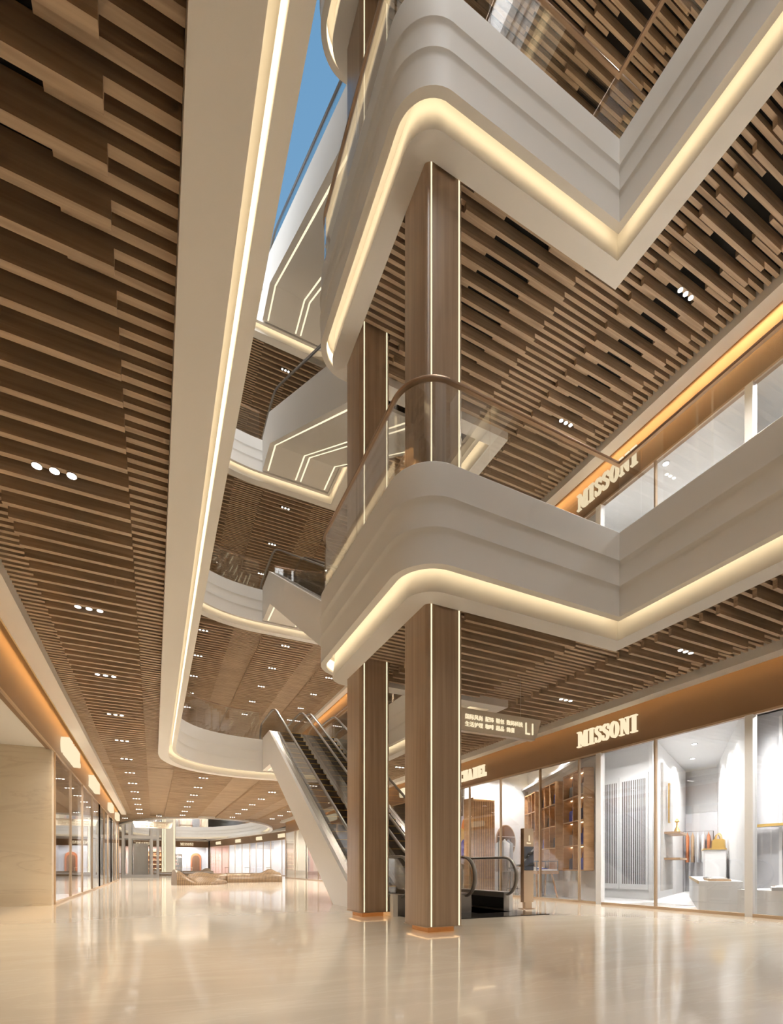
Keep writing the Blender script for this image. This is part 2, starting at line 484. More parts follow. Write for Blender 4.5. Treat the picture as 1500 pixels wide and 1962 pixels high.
for k in range(4):    # solid party walls above the shop rooms
    z = k*H
    struct(MB().box(WR + .1, 15.9, BACK, 35.9, z + 3.9, z + 4.19).build('ceiling_shops_right', 'white'))
    struct(MB().box(-13.9, WL - .1, BACK, 34.2, z + 3.9, z + 4.19).build('ceiling_shops_left', 'white'))
    if k >= 2:
        struct(MB().box(WR, WR + .1, BACK, 35.9, z, z + 3.24).build('wall_right_upper', 'white'))
        struct(MB().box(WL - .1, WL, BACK, 34.2, z, z + 3.24).build('wall_left_upper', 'white'))
def storefront(side, y0, y1, mull, k, label):
    z = k*H; w = WR if side > 0 else WL
    t = thing('storefront', label, 'shop front', (0, 0, 0))
    ys = [y0] + mull + [y1]
    for a, b in zip(ys, ys[1:]):
        MB().box(w - .006, w + .006, a + .018, b - .018, z + .05, z + 3.232).build('glass_panel', 'shopglass', t)
    for y in mull:
        MB().box(w - .03, w + .03, y - .016, y + .016, z, z + 3.232).build('mullion', 'champagne', t)
    MB().box(w - .035, w + .035, y0, y1, z, z + .05).build('bottom_rail', 'champagne', t)
    return t
def room(side, y0, y1, depth, k, light=True, lh=3.75):
    z = k*H; w = WR if side > 0 else WL
    a, b = (w + .05, w + depth) if side > 0 else (w - depth, w - .05)
    mb = MB()
    mb.box(a, b, y0 - .04, y0 + .02, z, z + 3.9); mb.box(a, b, y1 - .02, y1 + .04, z, z + 3.9)
    xb = b if side > 0 else a
    mb.box(min(xb, xb + side*.1), max(xb, xb + side*.1), y0, y1, z, z + 3.9)
    struct(mb.build('wall_shop', 'white'))
    if light:
        o = MB().box(a + .5, b - .5, y0 + .4, y1 - .4, z + lh + .1, z + lh + .13).build('ceiling_light', 'shoplight')
        tag(o, 'large glowing ceiling panel inside the %s shop %s, %s' % ('right' if side > 0 else 'left', 'at depth %.0f m' % y0, LV[k-1] if k else 'ground floor'), 'ceiling light', 'luminous shop ceilings')

# ------------------------------------------------------------------ ceiling spots, three lamps each
def lamp_spot(x, y, z, e, size=120, col=(1, .93, .82)):
    l = bpy.data.lights.new('spot_light', 'SPOT'); l.energy = e*4.8; l.spot_size = math.radians(size); l.spot_blend = .8; l.shadow_soft_size = .05; l.color = col
    o = bpy.data.objects.new('spot_light', l); COL.objects.link(o); o.location = (x, y, z)
PROTO = None
def triple(x, y, k, label, grp, energy=0., s=1.):
    global PROTO
    if PROTO is None:
        t = thing('triple_spotlight', '', 'ceiling spotlight')
        for dx in (-.118, 0, .118):
            a = MB().cyl((dx, 0), .037, 0.0, .2, 16).build('lamp', 'steel_light', t, 40)
            MB().cyl((dx, 0), .033, -.003, .0005, 16).build('lens', 'lens', a)
        PROTO = t
    else: t = copy_tree(PROTO)
    t.location = (x, y, k*H + 3.99); t['label'] = label; t['group'] = grp
    if energy: lamp_spot(x, y, k*H + 3.96, energy)
    return t
YS = [4.8 + 2.38*i for i in range(13)]
for i, y in enumerate(YS):
    triple(-.72, y, 0, 'three small round spotlights, %s set from the camera, left aisle ceiling' % ORD[i], 'left aisle ceiling spotlights', 30 if i < 6 else (60 if i % 2 else 0))
    if y < 34.3: triple(7.12, y, 0, 'three small round spotlights, %s set from the camera, right aisle ceiling' % ORD[i], 'right aisle ceiling spotlights', 30 if i < 5 else (60 if i % 2 else 0))
for i, y in enumerate(YS[6:]):
    triple(1.62, y, 0, 'three spotlights, %s set beyond the curved parapet, left middle row, ground floor' % ORD[i], 'left middle ceiling spotlights', 60*(i % 2))
    triple(4.58, y, 0, 'three spotlights, %s set beyond the curved parapet, right middle row, ground floor' % ORD[i], 'right middle ceiling spotlights', 60*((i + 1) % 2))
for i in range(9):
    an = math.radians(72 + i*9 if i < 6 else -24 - (i-6)*18); x = ECX + 7.6*math.sin(an); y = ECY - 14.6*math.cos(an)  # extra left-hand sets are added to brighten the glass lift
    triple(x, y, 0, 'tiny three-lamp spotlight, number %s around the far oval opening' % ORD[i], 'spotlights around the far oval', 130*(i % 2))
for k in (1, 2, 3):
    n = {1: 5, 2: 3, 3: 2}[k]
    for i, y in enumerate(YS[:6 if k < 3 else 3]):
        triple(7.12, y, k, 'three spotlights, %s set from the camera in the right ceiling of the %s' % (ORD[i], ZB[k]), 'right ceiling spotlights of the %s' % ZB[k], 60*((i + 1) % 2))
    for i, y in enumerate(YS[6:6 + n]):
        for x, nm in ((1.62, 'left'), (4.58, 'middle')) + (((7.12, 'right'),) if k == 1 else ()):
            triple(x, y, k, 'three spotlights, %s set beyond the curve in the %s row, %s ceiling' % (ORD[i], nm, ZB[k]), 'far %s ceiling spotlights' % ZB[k], (85 if nm == 'middle' else 0) if (i + k) % 2 else 0)

# ------------------------------------------------------------------ wooden columns
def rrect(x0, x1, y0, y1, r, n=6):
    p = []
    for cx, cy, a in ((x1-r, y1-r, 0), (x0+r, y1-r, 90), (x0+r, y0+r, 180), (x1-r, y0+r, 270)): p += arc(cx, cy, r, a, a+90, n)
    return p
def column(y0, y1, label):
    x0, x1 = 2.945, 3.466
    t = thing('column', label, 'column', (3.2, (y0+y1)/2, 0)); t['kind'] = 'thing'
    cx, cy = 3.2, (y0+y1)/2
    def L(p): return [(a - cx, b - cy) for a, b in p]
    MB().pz(L(rrect(x0, x1, y0, y1, .045)), .075, 4*H + 1).build('shaft', 'veneer', t, 40)
    MB().pz(L(rrect(x0 - .014, x1 + .014, y0 - .014, y1 + .014, .05)), .070, .077).build('collar', 'champagne', t, 40)
    MB().pz(L(rrect(x0 + .075, x1 - .07, y0 + .085, y1 - .08, .01)), 0, .070).build('plinth', 'shelfwood', t)
    for sx in (3.019, 3.414):
        MB().box(sx - .009 - cx, sx + .009 - cx, y0 - .004 - cy, y0 + .02 - cy, .078, 4*H).build('light_strip', 'led_side', t)
    mb = MB()
    a, b, c, d = x0 + .02 - cx, x1 - .02 - cx, y0 + .02 - cy, y1 - .02 - cy
    for q in ((a, b, c, c + .03), (a, b, d - .03, d), (a, a + .03, c, d), (b - .03, b, c, d)):
        mb.quad((q[0], q[2], .069), (q[0], q[3], .069), (q[1], q[3], .069), (q[1], q[2], .069))
    mb.build('base_light', 'led_base', t)
column(5.215, 5.80, 'front wood-clad square column with two vertical light lines')
column(7.335, 7.94, 'rear wood-clad square column with two light lines, behind the front one')
def far_column(x, y, w, k1, label):
    t = thing('column', label, 'column', (x, y, 0)); t['kind'] = 'thing'
    MB().pz(rrect(-w/2, w/2, -w/2, w/2, .08), 0, k1).build('shaft', 'cream', t, 40)
    for s in (-w/2 + .1, -w/2 + .32, w/2 - .15): MB().box(s - .05, s + .05, -w/2 - .02, -w/2, 0, k1).build('light_strip', 'led_side', t)
far_column(1.45, 58.3, 1.35, 3*H, 'pale far column with bright vertical light lines past the glass lift')

# ------------------------------------------------------------------ escalators
def zt(y): return .35 if y < 9.13 else (5.35 if y > 16.76 else .35 + (y - 9.13)*.6553)
def line_pts(a, b, off=0):
    return [(y, zt(y) + off) for y in sorted({a, b} | {v for v in (9.13, 16.76) if a < v < b})]
RAILP = [(7.30 + .34*math.cos(math.radians(a)), .63 + .34*math.sin(math.radians(a))) for a in range(290, 89, -20)] + \
        [(8.3, .97), (8.7, 1.0), (9.05, 1.13), (9.4, 1.34)] + [(9.4 + i*.9, 1.34 + i*.9*.6553) for i in range(1, 8)] + \
        [(16.3, 5.85), (16.65, 6.04), (17.0, 6.13), (17.4, 6.15), (18.85, 6.15)] + \
        [(18.85 + .36*math.cos(math.radians(a)), 5.79 + .36*math.sin(math.radians(a))) for a in range(70, -71, -20)]
GLP = [(7.30 + .31*math.cos(math.radians(a)), .63 + .31*math.sin(math.radians(a))) for a in range(240, 89, -15)] + \
      [(8.3, .94), (8.72, .97), (9.07, 1.10), (9.42, 1.31), (16.32, 5.82), (16.67, 6.01), (17.0, 6.10), (18.85, 6.12)] + \
      [(18.85 + .33*math.cos(math.radians(a)), 5.79 + .33*math.sin(math.radians(a))) for a in range(70, -31, -20)]
GLP = GLP + [(19.0, 5.36), (16.76, 5.36), (9.13, .36), (7.35, .36)]
def escalator(kk, which, label):
    t = thing('escalator', label, 'escalator', (0, 0, kk*H), 0, 'pairs of escalators between the floors')
    left = which == 'left'
    # cladding: solid side, half of the underside
    lo = [(10.2, 0), (7.22, 0)] if kk == 0 else [(8.75, -.95), (8.40, -.95), (8.40, 0.02), (7.22, 0.02)]
    side = [(7.22, .35)] + line_pts(9.13, 16.76) + [(17.86, 5.35), (17.86, 4.2), (16.62, 4.2)] + lo
    x0, x1 = (3.475, 3.555) if left else (5.80, 5.875)
    MB().px(side, x0, x1).build('side_cladding', 'plaster', t)
    ux0, ux1 = (3.555, 4.74) if left else (4.74, 5.80)
    und = [(16.62, 4.2), (17.86, 4.2), (17.86, 4.26), (16.60, 4.26), (8.75, -.88), (8.75, -.95)] if kk else [(16.62, 4.2), (17.86, 4.2), (17.86, 4.26), (16.60, 4.26), (10.3, .13), (10.2, 0)]
    MB().px(und, ux0, ux1).build('underside', 'plaster', t)
    # recessed light lines on the underside
    st = [(16.62, 4.197), (17.8, 4.197), (17.8, 4.205), (16.61, 4.205), (9.0, -.78), (9.0, -.79)] if kk else [(16.62, 4.197), (17.8, 4.197), (17.8, 4.205), (16.61, 4.205), (10.3, .07), (10.3, .062)]
    for a in ((3.63, 4.62) if left else (4.80, 5.70)):
        MB().px(st, a, a + .05).build('light_strip', 'led_side', t)
    d0, d1, d2, d3 = (3.555, 3.735, 4.50, 4.74) if left else (4.74, 4.98, 5.68, 5.80)
    g0, g1 = (3.655, 4.60) if left else (4.88, 5.76)
    for a, b in ((d0, d1), (d2, d3)):
        pts = line_pts(7.22, 18.2, -.005); low = line_pts(7.22, 18.2, -.40)
        for i, (y, z) in enumerate(low): low[i] = (y, max(z, .0))
        MB().px(pts + low[::-1], a, b).build('balustrade_deck', 'steel', t)
    for a in (d1, d2 - .012):
        pts = line_pts(7.22, 18.2, -.10); low = line_pts(7.22, 18.2, -.30)
        low = [(y, max(z, .01)) for y, z in low]
        MB().px(pts + low[::-1], a, a + .012).build('skirt', 'darkmetal', t)
    for g in (g0, g1):
        MB().px(GLP, g - .006, g + .006).build('glass_panel', 'escglass', t)
        MB().tube([(g, y, z) for y, z in RAILP], (.040, .024), 10, rx='x').build('handrail', 'handrail', t, 60)
    # steps
    sx0, sx1 = d1 + .004, d2 - .004
    n = 26; run = (16.85 - 8.9)/n
    def step(mb, i):
        y = 8.9 + i*run; z0 = i*H/n; z1 = (i+1)*H/n
        mb.box(sx0, sx1, y, y + run + .12, z0 - .05, z1)
    if kk == 0:
        for i in range(n):
            mb = MB(); step(mb, i); o = mb.build('step', 'tread', t)
            y = 8.9 + i*run; z1 = (i+1)*H/n
            m2 = MB().box(sx0, sx1, y - .006, y + .03, z1 - .012, z1 + .003)
            m2.build('yellow_edge', 'yellow', o)
    else:
        mb = MB()
        for i in range(n): step(mb, i)
        mb.build('step', 'tread', t)['kind'] = 'stuff'
    MB().box(sx0, sx1, 7.0, 8.9, .0, .012).build('floor_plate', 'plate', t)
    MB().box(sx0, sx1, 16.85, 18.9, H - .05, H + .006).build('floor_plate', 'plate', t)
    return t
FN = ['from the ground floor to the second floor', 'from the second to the third floor', 'from the third to the fourth floor', 'from the fourth to the fifth floor']
for k in range(4):
    escalator(k, 'left', 'left-hand escalator rising %s' % FN[k])
    escalator(k, 'right', 'right-hand escalator rising %s' % FN[k])
o = MB().box(3.6, 6.0, 6.42, 8.5, .001, .012).build('floor_plate', 'plate')
tag(o, 'dark polished metal plate on the floor in front of the ground floor escalators', 'floor plate')

# ------------------------------------------------------------------ lettering
def B_(x0, x1, y0, y1): return [(x0, y0), (x1, y0), (x1, y1), (x0, y1)]
def ribbon(pts, ws):
    out = []; L = []; R = []
    for i, p in enumerate(pts):
        a = pts[max(i-1, 0)]; b = pts[min(i+1, len(pts)-1)]
        d = Vector((b[0]-a[0], b[1]-a[1])).normalized(); n = (-d.y, d.x); w = ws[i]/2
        L.append((p[0]+n[0]*w, p[1]+n[1]*w)); R.append((p[0]-n[0]*w, p[1]-n[1]*w))
    for i in range(len(pts)-1): out.append([R[i], R[i+1], L[i+1], L[i]])
    return out
def ring(cx, cy, ro, hi, ri, hin, a0, a1, n=22):
    out = []
    for i in range(n):
        t0 = math.radians(a0 + (a1-a0)*i/n); t1 = math.radians(a0 + (a1-a0)*(i+1)/n)
        out.append([(cx+ri*math.cos(t0), cy+hin*math.sin(t0)), (cx+ro*math.cos(t0), cy+hi*math.sin(t0)), (cx+ro*math.cos(t1), cy+hi*math.sin(t1)), (cx+ri*math.cos(t1), cy+hin*math.sin(t1))])
    return out
SP = catmull([(.55, .74), (.50, .88), (.34, .955), (.16, .88), (.12, .72), (.24, .59), (.42, .45), (.50, .30), (.45, .12), (.28, .045), (.13, .10), (.07, .27)], 3)
SWS = [.05, .07, .09, .13, .17, .21, .21, .17, .13, .09, .07, .05]
SW = []
for i in range(11):
    for k_ in range(3): SW.append(SWS[i] + (SWS[i+1]-SWS[i])*k_/3)
SW.append(.05)
GL = {
 'I': (.50, [B_(.13, .37, 0, 1), B_(0, .5, 0, .07), B_(0, .5, .93, 1)]),
 'M': (1.06, [B_(.14, .22, 0, 1), [(.06, 1), (.34, 1), (.62, .30), (.52, .02)], [(.52, .02), (.62, .30), (.80, 1), (.72, 1)], B_(.72, .96, 0, 1), B_(0, .36, 0, .07), B_(0, .3, .93, 1), B_(.62, 1.06, 0, .07), B_(.74, 1.06, .93, 1)]),
 'N': (.86, [B_(.14, .22, 0, 1), [(.05, 1), (.33, 1), (.72, .12), (.72, 0), (.60, 0)], B_(.64, .72, 0, 1), B_(0, .36, 0, .07), B_(0, .3, .93, 1), B_(.50, .86, .93, 1)]),
 'O': (.76, ring(.38, .5, .38, .5, .16, .43, 0, 360, 30)),
 'S': (.60, ribbon(SP, SW) + [B_(.50, .57, .66, .98), B_(.04, .11, .02, .34)]),
 'C': (.70, ring(.38, .5, .38, .5, .16, .43, 35, 325, 26) + [B_(.58, .66, .66, .98), B_(.58, .66, .1, .3)]),
 'H': (.84, [B_(.1, .32, 0, 1), B_(.52, .74, 0, 1), B_(.32, .52, .46, .54), B_(0, .42, 0, .07), B_(0, .42, .93, 1), B_(.44, .84, 0, .07), B_(.44, .84, .93, 1)]),
 'A': (.84, [[(.28, 1), (.46, 1), (.78, 0), (.52, 0)], [(.28, 1), (.36, .84), (.14, 0), (.06, 0)], B_(.18, .58, .28, .35), B_(-.02, .26, 0, .06), B_(.44, .86, 0, .06)]),
 'E': (.68, [B_(.1, .32, 0, 1), B_(0, .62, .93, 1), B_(.32, .5, .46, .54), B_(0, .66, 0, .07), B_(.55, .62, .72, .93), B_(.59, .66, .07, .28), B_(.45, .51, .36, .64)]),
 'L': (.66, [B_(.1, .32, 0, 1), B_(0, .42, .93, 1), B_(0, .66, 0, .07), B_(.59, .66, .07, .32)]),
}
def sign(textv, origin, udir, out, height, width, depth, label, parent=None, name='shop_sign'):
    """raised letters: origin 3D of the text's lower start, udir 2D reading direction, out 2D outward normal"""
    tot = sum(GL[c][0] for c in textv) + .1*(len(textv)-1); sx = width/tot; mb = MB(); u = 0
    for c in textv:
        w, polys = GL[c]
        for p in polys:
            a = sum(p[i][0]*p[(i+1) % len(p)][1] - p[(i+1) % len(p)][0]*p[i][1] for i in range(len(p)))
            if a < 0: p = p[::-1]
            def at(q, d): return (origin[0] + udir[0]*(u+q[0])*sx + out[0]*d, origin[1] + udir[1]*(u+q[0])*sx + out[1]*d, origin[2] + q[1]*height)
            mb.prism(p, lambda q: at(q, 0), lambda q: at(q, depth))
        u += w + .1
    o = mb.build(name, 'letter', parent)
    if parent is None: tag(o, label, 'sign')
    return o
sign('MISSONI', (WR - .0, 8.32, 3.47), (0, -1), (-1, 0), .345, 1.53, .06, 'seven illuminated serif letters on the right ground floor sign band')
sign('MISSONI', (WR - .0, 8.32, 3.47 + H), (0, -1), (-1, 0), .345, 1.53, .06, 'seven illuminated serif letters on the right second floor sign band')
sign('CHANEL', (WR - .0, 13.1, 3.42), (0, -1), (-1, 0), .33, 1.36, .06, 'six illuminated serif letters beside the front wooden column, ground floor')
sign('CHANEL', (WR, 20.4, 3.42 + H), (0, -1), (-1, 0), .33, 1.36, .10, 'illuminated sign seen past the escalator handrails on the second floor')
for i, (y, w) in enumerate(((13.4, 2.1), (18.8, 2.0), (26.3, 1.5), (31.0, 1.5))):
    sign('MISSONI' if i % 2 else 'CHANEL', (WL, y, 3.42), (0, 1), (1, 0), .36, w, .16, 'glowing letter sign on the left bronze band, %s from the camera' % ORD[i])
for i, (y, w) in enumerate(((17.2, 1.3), (24.5, 1.5), (31.5, 1.5))):
    sign('MISSONI' if i % 2 else 'CHANEL', (WR, y, 3.45), (0, -1), (-1, 0), .34, w, .1, 'glowing letter sign on the right bronze band, %s one beyond the escalators' % ORD[i])
def text_obj(body, size, depth, name, mat, parent, loc, rot, xs=1.):
    cu = bpy.data.curves.new('txt', 'FONT'); cu.body = body; cu.size = size; cu.extrude = depth/2
    tmp = bpy.data.objects.new('txt', cu); COL.objects.link(tmp)
    dg = bpy.context.evaluated_depsgraph_get(); me = bpy.data.meshes.new_from_object(tmp.evaluated_get(dg))
    COL.objects.unlink(tmp); bpy.data.objects.remove(tmp)
    me.materials.clear(); me.materials.append(MATS[mat]); me.name = name
    o = bpy.data.objects.new(name, me); COL.objects.link(o); o.parent = parent; o.location = loc; o.rotation_euler = rot; o.scale = (xs, 1, 1)
    return o
# hanging wayfinding signs
def hanging(x, y, w, h, ztop, label):
    t = thing('hanging_sign', label, 'hanging sign', (x, y, ztop))
    ins = h*.34; r = .05
    P = [(-w/2 + .01, 0), (-w/2, -.03), (-w/2 + ins - .03, -h + .05), (-w/2 + ins + .02, -h), (w/2 - ins - .02, -h), (w/2 - ins + .03, -h + .05), (w/2, -.03), (w/2 - .01, 0)]
    MB().prism(P[::-1], lambda p: (p[0], -.02, p[1]), lambda p: (p[0], .10, p[1])).build('board', 'signcream', t, 20)
    MB().box(-w/2 + ins, w/2 - ins, -.015, .095, -h - .006, -h).build('bottom_strip', 'steel_light', t)
    for s in (-.61, .61):
        MB().cyl((s*w/2, .04), .004, 0, 4.18 - ztop, 6).build('wire', 'steel_light', t)
    return t
hs = hanging(5.10, 6.77, 2.02, .36, 3.365, 'cream hanging sign with Chinese shop categories and L1, right of the front column')
for wd, xx in (('国际风尚', 4.53), ('配饰', 4.925), ('鞋包', 5.14), ('数码科技', 5.36)):
    text_obj(wd, .088, .012, 'lettering', 'letter', hs, (xx - 5.10, -.026, -.165), (math.pi/2, 0, 0))
for wd, xx in (('生活护理', 4.53), ('咖啡', 4.925), ('甜品', 5.14), ('简餐', 5.36)):
    text_obj(wd, .088, .012, 'lettering', 'letter', hs, (xx - 5.10, -.026, -.285), (math.pi/2, 0, 0))
text_obj('L1', .29, .014, 'lettering', 'letter', hs, (.65, -.027, -.285), (math.pi/2, 0, 0), .8)
hf = hanging(-.02, 31.5, 2.05, .36, 3.37, 'cream hanging sign reading L1 in the far left aisle before the glass lift')
for wd, xx in (('国际风尚', -.62), ('配饰', -.2), ('鞋包', .02), ('数码科技', .25)):
    text_obj(wd, .088, .012, 'lettering', 'letter', hf, (xx, -.026, -.165), (math.pi/2, 0, 0))
for wd, xx in (('生活护理', -.62), ('咖啡', -.2), ('甜品', .02), ('简餐', .25)):
    text_obj(wd, .088, .012, 'lettering', 'letter', hf, (xx, -.026, -.285), (math.pi/2, 0, 0))
text_obj('L1', .29, .014, 'lettering', 'letter', hf, (.62, -.027, -.285), (math.pi/2, 0, 0), .8)

# ------------------------------------------------------------------ floor pylon
t = thing('floor_pylon', 'slim bronze pylon marked 1 Floor with a dark picture panel beside the escalator', 'information pylon', (6.44, 7.44, 0))
MB().box(-.115, .115, 0, .09, .13, 1.53).build('body', 'champagne', t)
MB().box(-.075, .085, .01, .08, .004, .13).build('base', 'champagne', t)
MB().box(-.15, .13, -.03, .12, 0, .008).build('foot_plate', 'bronze', t)
MB().box(-.122, -.113, .002, .088, .13, 1.53).build('side_strip', 'bronze', t)
sc_ = MB().box(-.113, .113, -.006, .0, .735, 1.185).build('picture_panel', 'screen', t)
mb = MB()
for (cx, cz, sc2) in ((.03, 1.05, 1.), (-.05, .98, .7), (.05, .84, 1.)):
    mb.prism([(cx - .07*sc2, cz - .03), (cx + .07*sc2, cz - .02), (cx + .075*sc2, cz + .01), (cx + .03*sc2, cz + .04), (cx - .02*sc2, cz + .035), (cx - .07*sc2, cz + .0)], lambda p: (p[0], -.0075, p[1]), lambda p: (p[0], -.006, p[1]))
mb.build('shoe_picture', 'shoe', sc_)
MB().prism([(-.113, .9), (.113, 1.12), (.113, 1.16), (-.113, .95)], lambda p: (p[0], -.0068, p[1]), lambda p: (p[0], -.006, p[1])).build('shelf_picture', 'grey', sc_)
text_obj('1', .16, .008, 'lettering', 'letter', t, (-.035, -.006, 1.29), (math.pi/2, 0, 0))
text_obj('Floor', .05, .008, 'lettering', 'letter', t, (-.055, -.006, 1.235), (math.pi/2, 0, 0))

# ------------------------------------------------------------------ shops
def local(p0, p1, z):
    a = math.atan2(p1[1]-p0[1], p1[0]-p0[0]); L = math.dist(p0, p1)
    return (p0[0], p0[1], z), a, L
def W2(loc, a, s, d): return (loc[0] + s*math.cos(a) - d*math.sin(a), loc[1] + s*math.sin(a) + d*math.cos(a))
def place(o, loc, a, s=0., d=0., h=0., rz=0.):
    x, y = W2(loc, a, s, d); o.location = (x, y, loc[2] + h); o.rotation_euler[2] = a + rz; return o
def shelf_unit(loc, a, s, d, w, h, label, mat='white', goods='tan', rows=4, cols=2, glow=False, grp=None):
    t = thing('display_shelf', label, 'display shelf', group=grp)
    mb = MB().box(-w/2, w/2, -.02, .0, 0, h).box(-w/2, -w/2+.04, -.36, -.02, 0, h).box(w/2-.04, w/2, -.36, -.02, 0, h)
    for c in range(1, cols): mb.box(-w/2 + w*c/cols - .015, -w/2 + w*c/cols + .015, -.34, -.02, 0, h)
    mb.build('frame', mat, t)
    mb = MB(); g = MB(); gl = MB()
    for r in range(rows + 1):
        zz = .1 + (h - .14)*r/rows
        mb.box(-w/2 + .04, w/2 - .04, -.35, -.02, zz, zz + .03)
        if r < rows:
            if glow: gl.box(-w/2 + .06, w/2 - .06, -.05, -.04, zz + (h-.14)/rows - .05, zz + (h-.14)/rows - .03)
            x = -w/2 + .1
            while x < w/2 - .3:
                ww = random.uniform(.10, .24); hh = random.uniform(.10, .26)
                if random.random() < .75: g.box(x, x + ww, -.28, -.1, zz + .03, zz + .03 + hh)
                x += ww + random.uniform(.05, .16)
    mb.build('shelf', mat, t)
    if glow: gl.build('light_strip', 'shelfglow', t)
    place(t, loc, a, s, d, .0)
    go = g.build('goods', goods); tag(go, 'small goods, ' + label.replace('display ', '').replace(' part of the', ' of'), 'shop goods', grp, 'stuff'); place(go, loc, a, s, d)
    return t
def table(loc, a, s, d, w, dp, h, label, mat='shelfwood', rz=0.):
    t = thing('display_table', label, 'display table')
    MB().box(-w/2, w/2, -dp/2, dp/2, h - .05, h).build('table_top', mat, t)
    for sx in (-1, 1):
        for sy in (-1, 1):
            x, y = sx*(w/2 - .06), sy*(dp/2 - .06)
            MB().box(x - .02, x + .02, y - .02, y + .02, 0, h - .05).build('leg', mat, t)
    return place(t, loc, a, s, d, 0, rz)
def rack(loc, a, s, d, w, label, cols=('grey', 'ltgrey', 'tan'), h=1.5):
    t = thing('garment_rack', label, 'garment rack')
    MB().tube([(-w/2, 0, 0), (-w/2, 0, h), (w/2, 0, h), (w/2, 0, 0)], (.012, .012), 6).build('frame', 'darkmetal', t)
    place(t, loc, a, s, d)
    n = len(cols); m = int(w/.16)
    for i in range(m):
        x = -w/2 + .12 + i*(w - .24)/max(m-1, 1); c = cols[i % n]
        mb = MB(); seg = 10; prof = [(.02, h - .02), (.05, h - .07), (.17, h - .15), (.16, h - .5), (.19, h - .95), (.15, h - .96)]
        mb.lathe((0, 0, 0), prof, 12, .28, 1.)
        o = mb.build('hanging_garment', c, None, 60)
        tag(o, '%s %s garment, %s' % (ORD[i], {'ltgrey': 'pale grey'}.get(c, c), label.replace('rack, ', 'rack at ').replace(' part of the', ' of')[:90]), 'garment'); place(o, loc, a, 0, 0)
        x2, y2 = W2(loc, a, s + x, d); o.location = (x2, y2, loc[2])
    return t
def arch(loc, a, s, d, w, h, label, mat='blush', inner='brown'):
    t = thing('arched_niche', label, 'arched wall niche')
    def ap(w, h): return [(-w/2, 0), (w/2, 0)] + [(w/2*math.cos(math.radians(q)), h - w/2 + w/2*math.sin(math.radians(q))) for q in range(0, 181, 15)]
    MB().prism(ap(w, h), lambda p: (p[0], -.08, p[1]), lambda p: (p[0], 0, p[1])).build('surround', mat, t)
    MB().prism(ap(w*.72, h*.88), lambda p: (p[0], -.10, p[1]), lambda p: (p[0], -.07, p[1])).build('recess', inner, t)
    return place(t, loc, a, s, d)
def shop_spot(loc, a, s, d, h, e, size=150):
    l = bpy.data.lights.new('spot_light', 'SPOT'); l.energy = e*1.15; l.spot_size = math.radians(size); l.spot_blend = .5; l.shadow_soft_size = .18; l.color = (1, .975, .95)
    o = bpy.data.objects.new('spot_light', l); COL.objects.link(o); x, y = W2(loc, a, s, d); o.location = (x, y, loc[2] + h)
